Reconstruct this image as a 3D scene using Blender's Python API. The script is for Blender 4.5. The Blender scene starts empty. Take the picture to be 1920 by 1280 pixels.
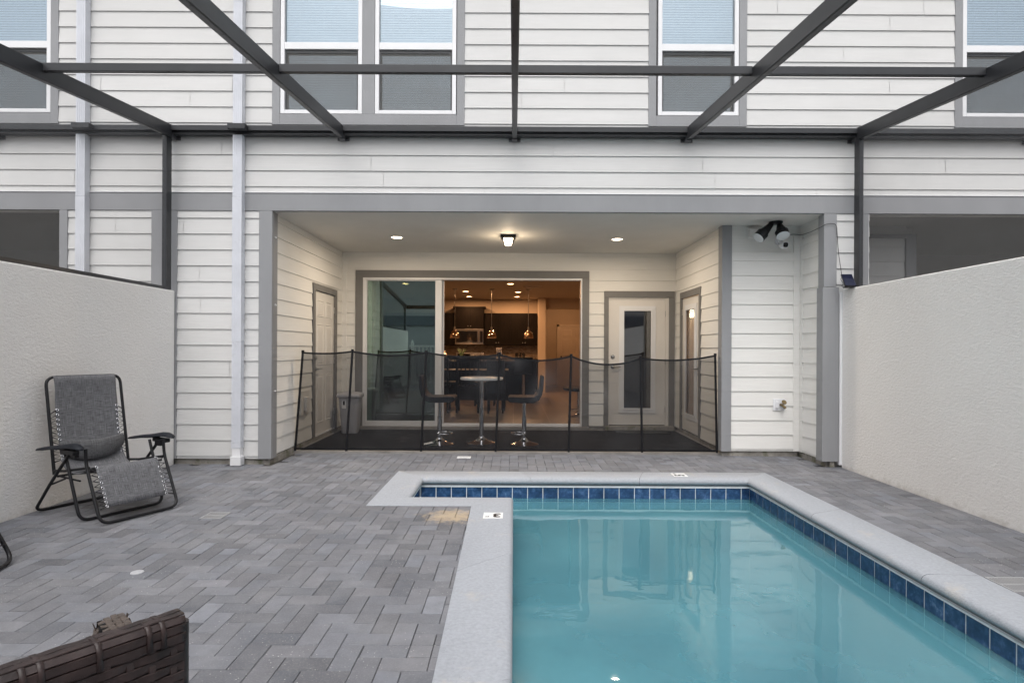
import bpy, math, random
from mathutils import Vector, Matrix
R = math.radians
random.seed(7)
scene = bpy.context.scene
COL = scene.collection

# ------------------------------------------------------------------ camera, world, sun, exposure
F, CX, CY, H = 1087.0, 963.0, 655.0, 1.28
ROLL = R(-0.28)
cam_d = bpy.data.cameras.new('camera'); cam = bpy.data.objects.new('camera', cam_d); COL.objects.link(cam)
cam.location = (0, 0, H); cam.rotation_euler = (R(90), ROLL, 0)
cam_d.sensor_width = 36; cam_d.sensor_fit = 'HORIZONTAL'; cam_d.lens = F / 1920 * 36
cam_d.shift_x = -(CX - 960) / 1920; cam_d.shift_y = (CY - 640) / 1920
cam_d.clip_start = 0.05; cam_d.clip_end = 500
scene.camera = cam

world = bpy.data.worlds.new('World'); scene.world = world; world.use_nodes = True
nt = world.node_tree; nt.nodes.clear()
SUN_EL, SUN_AZ = R(60), R(185)
sky = nt.nodes.new('ShaderNodeTexSky'); sky.sky_type = 'NISHITA'; sky.sun_disc = False
sky.sun_elevation = SUN_EL; sky.sun_rotation = SUN_AZ; sky.air_density = 1.0; sky.dust_density = 4.0; sky.ozone_density = 1.0
hs = nt.nodes.new('ShaderNodeHueSaturation'); hs.inputs['Saturation'].default_value = 0.22
bg = nt.nodes.new('ShaderNodeBackground'); bg.inputs['Strength'].default_value = 0.15
wo = nt.nodes.new('ShaderNodeOutputWorld')
nt.links.new(sky.outputs[0], hs.inputs['Color']); nt.links.new(hs.outputs[0], bg.inputs[0]); nt.links.new(bg.outputs[0], wo.inputs[0])
sd = bpy.data.lights.new('sun', 'SUN'); sd.energy = 0.75; sd.angle = R(60); sd.color = (1, 0.98, 0.965)
so = bpy.data.objects.new('sun', sd); COL.objects.link(so); so.location = (0, -6, 9)
so.rotation_euler = (R(90) - SUN_EL, 0, R(-12))          # light travels towards +Y and down
scene.view_settings.view_transform = 'Standard'; scene.view_settings.look = 'None'
scene.view_settings.exposure = 1.0; scene.view_settings.gamma = 1.0; scene.view_settings.use_curve_mapping = False
try:
    scene.cycles.use_denoising = True
    scene.cycles.max_bounces = 10; scene.cycles.diffuse_bounces = 4; scene.cycles.glossy_bounces = 4
    scene.cycles.transparent_max_bounces = 24; scene.cycles.sample_clamp_indirect = 6.0
    scene.cycles.caustics_reflective = False; scene.cycles.caustics_refractive = False
except Exception: pass

def P(px, py, Z):
    """world point at depth Z that the photograph shows at pixel (px, py)"""
    dx, dz = (px - CX) / F, -(py - CY) / F
    c, s = math.cos(ROLL), math.sin(ROLL)
    return Vector(((dx * c + dz * s) * Z, Z, H + (-dx * s + dz * c) * Z))

# ------------------------------------------------------------------ materials
def new_mat(name):
    m = bpy.data.materials.new(name); m.use_nodes = True
    n = m.node_tree; n.nodes.clear(); o = n.nodes.new('ShaderNodeOutputMaterial')
    return m, n, o
def N(n, t, **k):
    x = n.nodes.new(t)
    for a, b in k.items(): setattr(x, a, b)
    return x
def ramp(n, fac, stops):
    r = N(n, 'ShaderNodeValToRGB'); e = r.color_ramp.elements
    while len(e) > 1: e.remove(e[-1])
    e[0].position = stops[0][0]; e[0].color = (*stops[0][1], 1)
    for p, c in stops[1:]:
        q = e.new(p); q.color = (*c, 1)
    n.links.new(fac, r.inputs[0]); return r.outputs[0]
def noise(n, vec, scale, detail=4, rough=.55, out=0):
    x = N(n, 'ShaderNodeTexNoise'); x.inputs['Scale'].default_value = scale; x.inputs['Detail'].default_value = detail
    x.inputs['Roughness'].default_value = rough
    if vec is not None: n.links.new(vec, x.inputs['Vector'])
    return x.outputs[out]
def mapped(n, vec, scale):
    m = N(n, 'ShaderNodeMapping'); m.inputs['Scale'].default_value = scale; n.links.new(vec, m.inputs[0]); return m.outputs[0]
def mix(n, a, b, fac, mode='MIX'):
    x = N(n, 'ShaderNodeMix', data_type='RGBA', blend_type=mode)
    for s, v in ((0, fac), (6, a), (7, b)):
        if hasattr(v, 'is_output') or isinstance(v, bpy.types.NodeSocket): n.links.new(v, x.inputs[s])
        else: x.inputs[s].default_value = v if s == 0 else (*v, 1)
    return x.outputs[2]
def math_(n, op, a, b=None, clamp=False):
    x = N(n, 'ShaderNodeMath', operation=op, use_clamp=clamp)
    for i, v in enumerate((a, b)):
        if v is None: continue
        if isinstance(v, bpy.types.NodeSocket): n.links.new(v, x.inputs[i])
        else: x.inputs[i].default_value = v
    return x.outputs[0]
def paint(name, col, rough=.5, metal=0., var=.06, vs=3., bump=0., bs=60., spec=.5, stretch=None, coat=0., dirt=None):
    m, n, o = new_mat(name); tc = N(n, 'ShaderNodeTexCoord'); g = N(n, 'ShaderNodeNewGeometry')
    v = g.outputs['Position'] if stretch is None else mapped(n, g.outputs['Position'], stretch)
    b = N(n, 'ShaderNodeBsdfPrincipled'); b.inputs['Roughness'].default_value = rough; b.inputs['Metallic'].default_value = metal
    b.inputs['Specular IOR Level'].default_value = spec; b.inputs['Coat Weight'].default_value = coat
    f = noise(n, v, vs, 5, .6)
    lo = tuple(c * (1 - var) for c in col); hi = tuple(min(1, c * (1 + var)) for c in col)
    c = ramp(n, f, [(.3, lo), (.7, hi)])
    if dirt:
        f2 = noise(n, g.outputs['Position'], dirt[1], 6, .7)
        c = mix(n, c, dirt[0], ramp(n, f2, [(dirt[2], (0, 0, 0)), (dirt[2] + .12, (dirt[3],) * 3)]))
    n.links.new(c, b.inputs['Base Color'])
    if bump:
        bp = N(n, 'ShaderNodeBump'); bp.inputs['Strength'].default_value = bump; bp.inputs['Distance'].default_value = .01
        n.links.new(noise(n, v, bs, 6, .6), bp.inputs['Height']); n.links.new(bp.outputs[0], b.inputs['Normal'])
    n.links.new(b.outputs[0], o.inputs[0]); return m
def emis(name, col, s):
    m, n, o = new_mat(name); e = N(n, 'ShaderNodeEmission'); e.inputs[0].default_value = (*col, 1); e.inputs[1].default_value = s
    n.links.new(e.outputs[0], o.inputs[0]); return m
def schlick(n, f0, normal=None, power=5.0):
    g = N(n, 'ShaderNodeNewGeometry'); d = N(n, 'ShaderNodeVectorMath', operation='DOT_PRODUCT')
    n.links.new(normal if normal is not None else g.outputs['Normal'], d.inputs[0]); n.links.new(g.outputs['Incoming'], d.inputs[1])
    c = math_(n, 'ABSOLUTE', d.outputs['Value']); p = math_(n, 'POWER', math_(n, 'SUBTRACT', 1.0, c, True), power)
    return math_(n, 'ADD', math_(n, 'MULTIPLY', p, 1 - f0), f0, True)
def glass(name, f0=.06, tint=(.85, .9, .88), refl=(1, 1, 1), rough=0.0):
    m, n, o = new_mat(name); t = N(n, 'ShaderNodeBsdfTransparent'); t.inputs[0].default_value = (*tint, 1)
    gl = N(n, 'ShaderNodeBsdfGlossy'); gl.inputs['Roughness'].default_value = rough; gl.inputs['Color'].default_value = (*refl, 1)
    mx = N(n, 'ShaderNodeMixShader'); n.links.new(schlick(n, f0), mx.inputs[0]); n.links.new(t.outputs[0], mx.inputs[1]); n.links.new(gl.outputs[0], mx.inputs[2])
    n.links.new(mx.outputs[0], o.inputs[0]); return m
def mesh_mat(name, col, fac, spec=.2, rough=.7):
    m, n, o = new_mat(name); t = N(n, 'ShaderNodeBsdfTransparent'); b = N(n, 'ShaderNodeBsdfPrincipled')
    b.inputs['Base Color'].default_value = (*col, 1); b.inputs['Roughness'].default_value = rough; b.inputs['Specular IOR Level'].default_value = spec
    g = N(n, 'ShaderNodeNewGeometry'); f = noise(n, g.outputs['Position'], 2.0, 3)
    fa = math_(n, 'ADD', math_(n, 'MULTIPLY', f, fac * .35), fac * .825)
    mx = N(n, 'ShaderNodeMixShader'); n.links.new(fa, mx.inputs[0]); n.links.new(t.outputs[0], mx.inputs[1]); n.links.new(b.outputs[0], mx.inputs[2])
    n.links.new(mx.outputs[0], o.inputs[0]); return m

M = {}
def siding_mat(name, col):
    m, n, o = new_mat(name); g = N(n, 'ShaderNodeNewGeometry'); b = N(n, 'ShaderNodeBsdfPrincipled'); b.inputs['Roughness'].default_value = .6
    b.inputs['Specular IOR Level'].default_value = .25
    v = mapped(n, g.outputs['Position'], (1.2, 1.2, 30)); f = noise(n, v, 2.2, 6, .65)
    big = noise(n, g.outputs['Position'], .9, 3)
    c = ramp(n, f, [(.25, tuple(x * .93 for x in col)), (.75, tuple(min(1, x * 1.03) for x in col))])
    c = mix(n, c, tuple(x * .88 for x in col), ramp(n, big, [(.45, (0, 0, 0)), (.75, (.5, .5, .5))]))
    sp = noise(n, g.outputs['Position'], 38, 2)
    c = mix(n, c, (.3, .27, .2), ramp(n, sp, [(.8, (0, 0, 0)), (.84, (.3, .3, .3))]))
    n.links.new(c, b.inputs['Base Color']); bp = N(n, 'ShaderNodeBump'); bp.inputs['Strength'].default_value = .25; bp.inputs['Distance'].default_value = .004
    n.links.new(noise(n, mapped(n, g.outputs['Position'], (3, 3, 60)), 4, 6, .7), bp.inputs['Height']); n.links.new(bp.outputs[0], b.inputs['Normal'])
    n.links.new(b.outputs[0], o.inputs[0]); return m
M['siding'] = siding_mat('white_fibre_cement_siding', (.655, .65, .638))
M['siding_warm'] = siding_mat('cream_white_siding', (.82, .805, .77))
M['trim'] = paint('grey_painted_trim', (.285, .288, .297), .55, var=.06, bump=.1, bs=40, stretch=(1, 1, .3), spec=.3)
M['trim_porch_shaded'] = paint('shaded_grey_door_trim', (.205, .20, .195), .6, var=.06, spec=.2)  # same grey trim paint, darkened: the porch shade is put into its colour
M['ceil'] = paint('porch_ceiling_paint', (.74, .725, .69), .7, var=.03, bump=.15, bs=90)
M['white_frame'] = paint('white_vinyl', (.78, .78, .79), .35, var=.03)
M['door'] = paint('white_painted_steel', (.74, .71, .67), .38, var=.025)
M['down'] = paint('white_painted_aluminium', (.63, .645, .69), .35, var=.06, vs=5, dirt=((.35, .34, .32), 6, .62, .35))
M['dark_alu'] = paint('bronze_aluminium', (.025, .026, .029), .38, var=.15, vs=6, spec=.5)
M['brushed'] = paint('grey_bronze_bracket', (.07, .07, .075), .4, var=.1)
M['black'] = paint('black_tube', (.009, .009, .011), .42, var=.2, vs=9, spec=.35)
M['screw'] = paint('dark_screw_head', (.008, .008, .008), .4)
M['concrete'] = paint('rough_concrete', (.30, .28, .25), .9, var=.3, vs=9, bump=.8, bs=50, dirt=((.11, .115, .05), 7, .52, .8))
M['slab'] = paint('grey_concrete_slab', (.24, .225, .21), .9, var=.2, vs=6, bump=.4, bs=70)
M['chrome'] = paint('chrome', (.72, .72, .74), .07, metal=1, var=.02)
M['nickel'] = paint('brushed_nickel', (.5, .49, .47), .3, metal=1, var=.04)
M['brass_old'] = paint('weathered_brass', (.2, .15, .08), .45, metal=.8, var=.35, vs=30)
M['vinyl_black'] = paint('black_leatherette', (.013, .015, .020), .55, var=.2, vs=14, bump=.2, bs=90, spec=.2)
M['screen_dark'] = mesh_mat('window_insect_screen', (.165, .16, .15), .52)
M['roof_screen'] = mesh_mat('roof_insect_screen', (.19, .19, .19), .24)
M['side_screen'] = mesh_mat('side_insect_screen', (.11, .11, .115), .34)
M['porch_screen'] = mesh_mat('porch_insect_screen', (.05, .052, .05), .32)
M['fence_mesh'] = mesh_mat('black_safety_mesh', (.019, .019, .022), .52, spec=.35, rough=.5)
M['win_glass'] = glass('coated_window_glass', .28, (.74, .80, .83), (.78, .88, .96))
M['slider_glass'] = glass('tinted_slider_glass', .24, (.62, .74, .66), (.86, 1, .97))
M['door_glass'] = glass('door_glass', .13, (.7, .7, .7))
M['blind'] = paint('white_blind', (.62, .63, .62), .5, var=.03)
M['rubber'] = paint('black_seal', (.02, .02, .02), .6)
M['warm_glow'] = emis('recessed_lamp_glow', (1, .82, .58), 14)
M['lantern_glow'] = emis('lantern_bulb_glow', (1, .80, .52), 8)
M['room_glow'] = emis('interior_lamp_glow', (1, .58, .28), 10)

# stucco
m, n, o = new_mat('textured_stucco'); g = N(n, 'ShaderNodeNewGeometry'); b = N(n, 'ShaderNodeBsdfPrincipled'); b.inputs['Roughness'].default_value = .85
b.inputs['Specular IOR Level'].default_value = .2
f = noise(n, g.outputs['Position'], .8, 4); c = ramp(n, f, [(.3, (.84, .815, .785)), (.7, (.89, .87, .84))])
f2 = noise(n, g.outputs['Position'], 45, 4, .7); c = mix(n, c, (.40, .39, .36), ramp(n, f2, [(.66, (0, 0, 0)), (.78, (.35, .35, .35))]))
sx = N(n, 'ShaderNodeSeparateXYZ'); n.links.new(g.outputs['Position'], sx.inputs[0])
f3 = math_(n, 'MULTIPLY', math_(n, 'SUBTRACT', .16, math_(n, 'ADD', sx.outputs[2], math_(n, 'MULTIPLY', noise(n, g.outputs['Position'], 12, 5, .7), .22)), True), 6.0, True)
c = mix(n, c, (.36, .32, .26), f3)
n.links.new(c, b.inputs['Base Color'])
v1 = noise(n, mapped(n, g.outputs['Position'], (1, .55, 1.1)), 50, 7, .72); v2 = noise(n, g.outputs['Position'], 110, 3, .6)
hh = math_(n, 'ADD', math_(n, 'POWER', v1, 1.6), math_(n, 'MULTIPLY', v2, .22))
bp = N(n, 'ShaderNodeBump'); bp.inputs['Strength'].default_value = .6; bp.inputs['Distance'].default_value = .02
n.links.new(hh, bp.inputs['Height']); n.links.new(bp.outputs[0], b.inputs['Normal']); n.links.new(b.outputs[0], o.inputs[0]); M['stucco'] = m

# pavers
m, n, o = new_mat('concrete_paver'); g = N(n, 'ShaderNodeNewGeometry'); b = N(n, 'ShaderNodeBsdfPrincipled'); b.inputs['Roughness'].default_value = .82
b.inputs['Specular IOR Level'].default_value = .3
at = N(n, 'ShaderNodeVertexColor', layer_name='Col')
f = noise(n, g.outputs['Position'], 2.1, 5, .7); at_c = mix(n, at.outputs[0], (.235, .235, .245), ramp(n, f, [(.42, (0, 0, 0)), (.68, (.65, .65, .65))]))
f = noise(n, g.outputs['Position'], 9, 6, .65); c = mix(n, at_c, (.115, .115, .125), ramp(n, f, [(.35, (0, 0, 0)), (.75, (.55, .55, .55))]))
f = noise(n, g.outputs['Position'], 120, 3, .7); c = mix(n, c, tuple(x for x in (.29, .285, .28)), ramp(n, f, [(.52, (0, 0, 0)), (.75, (.5, .5, .5))]))
vo = N(n, 'ShaderNodeTexVoronoi'); vo.inputs['Scale'].default_value = 42; vo.inputs['Randomness'].default_value = 1; n.links.new(g.outputs['Position'], vo.inputs['Vector'])
spots = ramp(n, vo.outputs['Distance'], [(.06, (1, 1, 1)), (.14, (0, 0, 0))])
patch = ramp(n, noise(n, g.outputs['Position'], 1.6, 3), [(.42, (0, 0, 0)), (.62, (.8, .8, .8))])
c = mix(n, c, (.62, .6, .56), mix(n, (0, 0, 0), spots, patch))
# the patch of spilled sand on the corner of the deck
dv = N(n, 'ShaderNodeVectorMath', operation='SUBTRACT'); n.links.new(g.outputs['Position'], dv.inputs[0]); dv.inputs[1].default_value = (-.47, 4.46, 0)
dm = mapped(n, dv.outputs[0], (3.2, 3.6, 1)); dl = N(n, 'ShaderNodeVectorMath', operation='LENGTH'); n.links.new(dm, dl.inputs[0])
sn = math_(n, 'SUBTRACT', math_(n, 'MULTIPLY', noise(n, g.outputs['Position'], 15, 6, .75), 1.95), dl.outputs['Value'])
c = mix(n, c, (.46, .36, .24), ramp(n, sn, [(.2, (0, 0, 0)), (.75, (.8, .8, .8))]))
n.links.new(c, b.inputs['Base Color']); bp = N(n, 'ShaderNodeBump'); bp.inputs['Strength'].default_value = .35; bp.inputs['Distance'].default_value = .004
n.links.new(noise(n, g.outputs['Position'], 90, 6, .7), bp.inputs['Height']); n.links.new(bp.outputs[0], b.inputs['Normal']); n.links.new(b.outputs[0], o.inputs[0]); M['paver'] = m
M['joint'] = paint('joint_sand', (.06, .057, .053), .95, var=.4, vs=14, dirt=((.25, .2, .13), 2.2, .6, .5))

M['coping'] = paint('cast_stone_coping', (.36, .378, .41), .85, var=.10, vs=55, bump=.6, bs=110, dirt=((.52, .47, .40), 3.1, .58, .45))
M['grout'] = paint('white_grout', (.80, .83, .85), .7, var=.08, vs=10)
m, n, o = new_mat('blue_waterline_tile'); g = N(n, 'ShaderNodeNewGeometry'); b = N(n, 'ShaderNodeBsdfPrincipled'); b.inputs['Roughness'].default_value = .16
f = noise(n, g.outputs['Position'], 16, 7, .7); f = math_(n, 'ADD', f, math_(n, 'MULTIPLY', math_(n, 'SUBTRACT', noise(n, g.outputs['Position'], 3, 3), .5), .35))
n.links.new(ramp(n, f, [(.3, (.016, .040, .095)), (.5, (.030, .075, .175)), (.62, (.06, .13, .27)), (.75, (.2, .3, .45))]), b.inputs['Base Color'])
n.links.new(b.outputs[0], o.inputs[0]); M['tile'] = m
M['plaster'] = paint('pale_blue_pool_plaster', (.30, .49, .55), .8, var=.08, vs=1.4, dirt=((.2, .36, .42), 1.2, .5, .35))
m, n, o = new_mat('pool_water'); g = N(n, 'ShaderNodeNewGeometry')
t = N(n, 'ShaderNodeBsdfTransparent'); t.inputs[0].default_value = (.60, .80, .83, 1)
gl = N(n, 'ShaderNodeBsdfGlossy'); gl.inputs['Roughness'].default_value = 0.015; gl.inputs['Color'].default_value = (.92, .98, 1, 1)
w1 = noise(n, mapped(n, g.outputs['Position'], (1, 1.6, 1)), 1.6, 2, .5); w2 = noise(n, mapped(n, g.outputs['Position'], (1, 1.5, 1)), 9, 2, .5)
bp = N(n, 'ShaderNodeBump'); bp.inputs['Strength'].default_value = .28; bp.inputs['Distance'].default_value = .012
n.links.new(math_(n, 'ADD', w1, math_(n, 'MULTIPLY', w2, .10)), bp.inputs['Height']); n.links.new(bp.outputs[0], gl.inputs['Normal'])
df = N(n, 'ShaderNodeBsdfDiffuse'); n.links.new(ramp(n, noise(n, mapped(n, g.outputs['Position'], (1, .7, 1)), .9, 5, .62), [(.3, (.085, .24, .30)), (.5, (.112, .31, .37)), (.72, (.145, .385, .445))]), df.inputs[0]); mt = N(n, 'ShaderNodeMixShader')
tb0 = noise(n, g.outputs['Position'], 1.1, 5, .6); n.links.new(math_(n, 'ADD', math_(n, 'MULTIPLY', tb0, .24), .46), mt.inputs[0])
n.links.new(t.outputs[0], mt.inputs[1]); n.links.new(df.outputs[0], mt.inputs[2])
mx = N(n, 'ShaderNodeMixShader'); n.links.new(schlick(n, .03, None, 4.2), mx.inputs[0]); n.links.new(mt.outputs[0], mx.inputs[1]); n.links.new(gl.outputs[0], mx.inputs[2])
n.links.new(mx.outputs[0], o.inputs[0]); M['water'] = m

def weave_fabric(name, lo, hi, s=260):
    m, n, o = new_mat(name); tc = N(n, 'ShaderNodeTexCoord'); b = N(n, 'ShaderNodeBsdfPrincipled'); b.inputs['Roughness'].default_value = .8
    u = tc.outputs['UV']
    f = math_(n, 'ADD', noise(n, mapped(n, u, (s, s * .05, 1)), 1, 4, .7), noise(n, mapped(n, u, (s * .05, s, 1)), 1, 4, .7))
    n.links.new(ramp(n, math_(n, 'MULTIPLY', f, .5), [(.38, lo), (.62, hi)]), b.inputs['Base Color'])
    bp = N(n, 'ShaderNodeBump'); bp.inputs['Strength'].default_value = .4; bp.inputs['Distance'].default_value = .002
    n.links.new(f, bp.inputs['Height']); n.links.new(bp.outputs[0], b.inputs['Normal'])
    n.links.new(b.outputs[0], o.inputs[0]); return m
M['sling'] = weave_fabric('grey_sling_fabric', (.038, .039, .043), (.20, .20, .212))
M['pillow'] = weave_fabric('dark_grey_pillow_fabric', (.036, .036, .038), (.145, .145, .152))
M['carpet'] = paint('charcoal_outdoor_carpet', (.020, .020, .021), .95, var=.35, vs=5, bump=.6, bs=260, dirt=((.06, .058, .055), 2.4, .55, .6), spec=.1)
M['mat'] = paint('black_door_mat', (.025, .026, .024), .9, var=.5, vs=60, bump=1, bs=200)
M['rattan'] = paint('dark_brown_rattan', (.030, .019, .0175), .42, var=.5, vs=26, bump=.12, bs=160, spec=.4)
M['rattan_dark'] = paint('rattan_under_layer', (.006, .005, .005), .6)
M['rattan_light'] = paint('weathered_brown_rattan', (.075, .058, .048), .5, var=.5, vs=30, bump=.3, bs=160)
M['bin'] = paint('grey_plastic', (.42, .42, .44), .45, var=.04)
M['marble'] = paint('white_marble_top', (.72, .71, .69), .2, var=.12, vs=7)
M['label'] = paint('white_label', (.75, .75, .75), .5); M['ink'] = paint('black_ink', (.015, .015, .018), .5)
M['room_wall'] = paint('interior_wall_paint', (.60, .50, .40), .7, var=.03)
M['room_ceil'] = paint('interior_ceiling_paint', (.58, .5, .42), .8, var=.02)
M['room_door'] = paint('interior_door_paint', (.72, .62, .52), .5, var=.02)
M['espresso'] = paint('espresso_wood', (.006, .0045, .004), .5, spec=.12, var=.4, vs=8, stretch=(4, 4, .5))
M['granite'] = paint('dark_granite', (.05, .045, .04), .15, var=.8, vs=60)
M['steel'] = paint('stainless_steel', (.55, .52, .5), .25, metal=1, var=.05)
M['black_glass'] = paint('black_glass', (.01, .01, .012), .08)
M['copper'] = paint('mirror_bronze_metal', (.7, .5, .38), .12, metal=1, var=.05)
M['bulb'] = emis('pendant_bulb_glow', (1, .66, .36), 14)
M['curtain'] = paint('cream_curtain', (.62, .56, .42), .8, var=.05)
m, n, o = new_mat('mosaic_backsplash'); g = N(n, 'ShaderNodeNewGeometry'); b = N(n, 'ShaderNodeBsdfPrincipled'); b.inputs['Roughness'].default_value = .3
br = N(n, 'ShaderNodeTexBrick'); br.inputs['Scale'].default_value = 9; br.inputs['Color1'].default_value = (.22, .15, .10, 1); br.inputs['Color2'].default_value = (.42, .33, .25, 1); br.inputs['Mortar'].default_value = (.12, .1, .08, 1)
sw = N(n, 'ShaderNodeSeparateXYZ'); cw = N(n, 'ShaderNodeCombineXYZ'); n.links.new(g.outputs['Position'], sw.inputs[0]); n.links.new(sw.outputs[0], cw.inputs[0]); n.links.new(sw.outputs[2], cw.inputs[1])
n.links.new(cw.outputs[0], br.inputs['Vector']); n.links.new(br.outputs[0], b.inputs['Base Color']); n.links.new(b.outputs[0], o.inputs[0]); M['mosaic'] = m
m, n, o = new_mat('beige_floor_tile'); g = N(n, 'ShaderNodeNewGeometry'); b = N(n, 'ShaderNodeBsdfPrincipled'); b.inputs['Roughness'].default_value = .3
br = N(n, 'ShaderNodeTexBrick'); br.offset = 0; br.inputs['Scale'].default_value = 1.0; br.inputs['Brick Width'].default_value = .6; br.inputs['Row Height'].default_value = .6
br.inputs['Mortar Size'].default_value = .006; br.inputs['Color1'].default_value = (.24, .195, .16, 1); br.inputs['Color2'].default_value = (.27, .215, .175, 1); br.inputs['Mortar'].default_value = (.45, .38, .32, 1)
n.links.new(g.outputs['Position'], br.inputs['Vector']); n.links.new(br.outputs[0], b.inputs['Base Color']); n.links.new(b.outputs[0], o.inputs[0]); M['floor_tile'] = m
M['grass'] = paint('bare_ground', (.12, .115, .11), .9, var=.4, vs=20, bump=.6, bs=90)
M['roof'] = paint('grey_roof_shingle', (.09, .09, .095), .9, var=.3, vs=12)
M['far_wall'] = paint('far_house_siding', (.42, .43, .45), .7, var=.05)
M['far_band'] = paint('far_house_trim', (.16, .18, .21), .7, var=.05)
M['far_dark'] = paint('far_house_dark_porch', (.03, .032, .035), .8)
M['solar'] = paint('solar_cell', (.01, .013, .035), .15, var=.2)
M['plant'] = paint('dark_green_leaf', (.05, .09, .03), .4, var=.3, vs=30)
M['soap'] = paint('cream_plastic', (.6, .5, .4), .4)

# ------------------------------------------------------------------ mesh builder
class MB:
    def __init__(s): s.v = []; s.f = []; s.uv = {}; s.c = []
    def add(s, vs, fs):
        k = len(s.v); s.v += [Vector(p) for p in vs]; s.f += [tuple(i + k for i in f) for f in fs]; return s
    def box(s, x0, x1, y0, y1, z0, z1, mtx=None):
        x0, x1 = min(x0, x1), max(x0, x1); y0, y1 = min(y0, y1), max(y0, y1); z0, z1 = min(z0, z1), max(z0, z1)
        vs = [Vector(p) for p in ((x0, y0, z0), (x1, y0, z0), (x1, y1, z0), (x0, y1, z0), (x0, y0, z1), (x1, y0, z1), (x1, y1, z1), (x0, y1, z1))]
        if mtx is not None: vs = [mtx @ p for p in vs]
        return s.add(vs, [(0, 3, 2, 1), (4, 5, 6, 7), (0, 1, 5, 4), (1, 2, 6, 5), (2, 3, 7, 6), (3, 0, 4, 7)])
    def beam(s, a, b, w, h, up=(0, 0, 1)):
        a, b = Vector(a), Vector(b); d = (b - a).normalized(); r = d.cross(Vector(up)).normalized() * (w / 2); u = r.cross(d).normalized() * (h / 2)
        vs = [p + sx * r + sy * u for p in (a, b) for sx, sy in ((-1, -1), (1, -1), (1, 1), (-1, 1))]
        return s.add(vs, [(0, 1, 2, 3), (7, 6, 5, 4), (0, 4, 5, 1), (1, 5, 6, 2), (2, 6, 7, 3), (3, 7, 4, 0)])
    def tube(s, pts, r, n=8, closed=False, rs=None):
        pts = [Vector(p) for p in pts]; k0 = len(s.v); L = len(pts); prev = None
        for i, p in enumerate(pts):
            a = pts[(i - 1) % L] if (i > 0 or closed) else p; b = pts[(i + 1) % L] if (i < L - 1 or closed) else p
            t = (b - a).normalized()
            if prev is None:
                q = Vector((0, 0, 1)) if abs(t.z) < .9 else Vector((1, 0, 0)); prev = (q - t * q.dot(t)).normalized()
            else:
                prev = (prev - t * prev.dot(t))
                prev = prev.normalized() if prev.length > 1e-6 else t.orthogonal().normalized()
            bi = t.cross(prev); rr = rs[i] if rs else r
            s.v += [p + rr * (math.cos(2 * math.pi * j / n) * prev + math.sin(2 * math.pi * j / n) * bi) for j in range(n)]
        for i in range(L - (0 if closed else 1)):
            a0 = k0 + i * n; b0 = k0 + ((i + 1) % L) * n
            for j in range(n): s.f.append((a0 + j, a0 + (j + 1) % n, b0 + (j + 1) % n, b0 + j))
        if not closed:
            s.f.append(tuple(k0 + j for j in reversed(range(n)))); s.f.append(tuple(k0 + (L - 1) * n + j for j in range(n)))
        return s
    def lathe(s, prof, c=(0, 0, 0), n=24, mtx=None, cap=True):
        k0 = len(s.v); c = Vector(c)
        for r, z in prof:
            for j in range(n):
                p = Vector((r * math.cos(2 * math.pi * j / n), r * math.sin(2 * math.pi * j / n), z))
                s.v.append((mtx @ p if mtx is not None else p + c))
        for i in range(len(prof) - 1):
            a, b = k0 + i * n, k0 + (i + 1) * n
            for j in range(n): s.f.append((a + j, a + (j + 1) % n, b + (j + 1) % n, b + j))
        if cap:
            s.f.append(tuple(k0 + j for j in reversed(range(n)))); s.f.append(tuple(k0 + (len(prof) - 1) * n + j for j in range(n)))
        return s
    def grid(s, rows, uv=None):
        k0 = len(s.v); w = len(rows[0])
        for r in rows: s.v += [Vector(p) for p in r]
        for i in range(len(rows) - 1):
            for j in range(w - 1):
                a = k0 + i * w + j; s.f.append((a, a + 1, a + w + 1, a + w))
        return s
    def build(s, name, mat, parent=None, smooth=False, bevel=0, solid=0, uvf=None, loc=None, sub=0):
        off = Vector((0, 0, 0)); p = parent
        while p is not None: off += p.location; p = p.parent
        if loc is not None: off += Vector(loc)
        me = bpy.data.meshes.new(name); me.from_pydata([tuple(v - off) for v in s.v], [], s.f); me.update()
        if s.c:
            ca = me.color_attributes.new('Col', 'FLOAT_COLOR', 'CORNER'); i = 0
            for k, pl in enumerate(me.polygons):
                for _ in pl.loop_indices:
                    ca.data[i].color = (*s.c[k], 1); i += 1
        if uvf:
            ul = me.uv_layers.new(name='UVMap')
            for lp in me.loops: ul.data[lp.index].uv = uvf(lp.vertex_index)
        if smooth:
            for pl in me.polygons: pl.use_smooth = True
            if smooth != 'all':
                try: me.set_sharp_from_angle(angle=R(40))
                except Exception: pass
        me.materials.append(mat if not isinstance(mat, str) else M[mat])
        o = bpy.data.objects.new(name, me); COL.objects.link(o)
        if loc is not None: o.location = Vector(loc)
        if parent is not None: o.parent = parent
        if sub: q = o.modifiers.new('sub', 'SUBSURF'); q.levels = sub; q.render_levels = sub
        if solid: q = o.modifiers.new('solid', 'SOLIDIFY'); q.thickness = solid; q.offset = 0
        if bevel: q = o.modifiers.new('bevel', 'BEVEL'); q.width = bevel; q.segments = 2; q.limit_method = 'ANGLE'; q.angle_limit = R(40)
        return o
def tag(o, label=None, cat=None, group=None, kind=None):
    for k, v in (('label', label), ('category', cat), ('group', group), ('kind', kind)):
        if v: o[k] = v
    return o
def thing(name, label, cat, loc=(0, 0, 0), rz=0, group=None):
    o = bpy.data.objects.new(name, None); COL.objects.link(o); o.location = loc; o.rotation_euler = (0, 0, rz); o.empty_display_size = .1
    return tag(o, label, cat, group)
def copy_tree(o, parent=None):
    c = o.copy(); COL.objects.link(c)
    if parent is not None: c.parent = parent
    for ch in list(o.children): copy_tree(ch, c)
    return c
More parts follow.
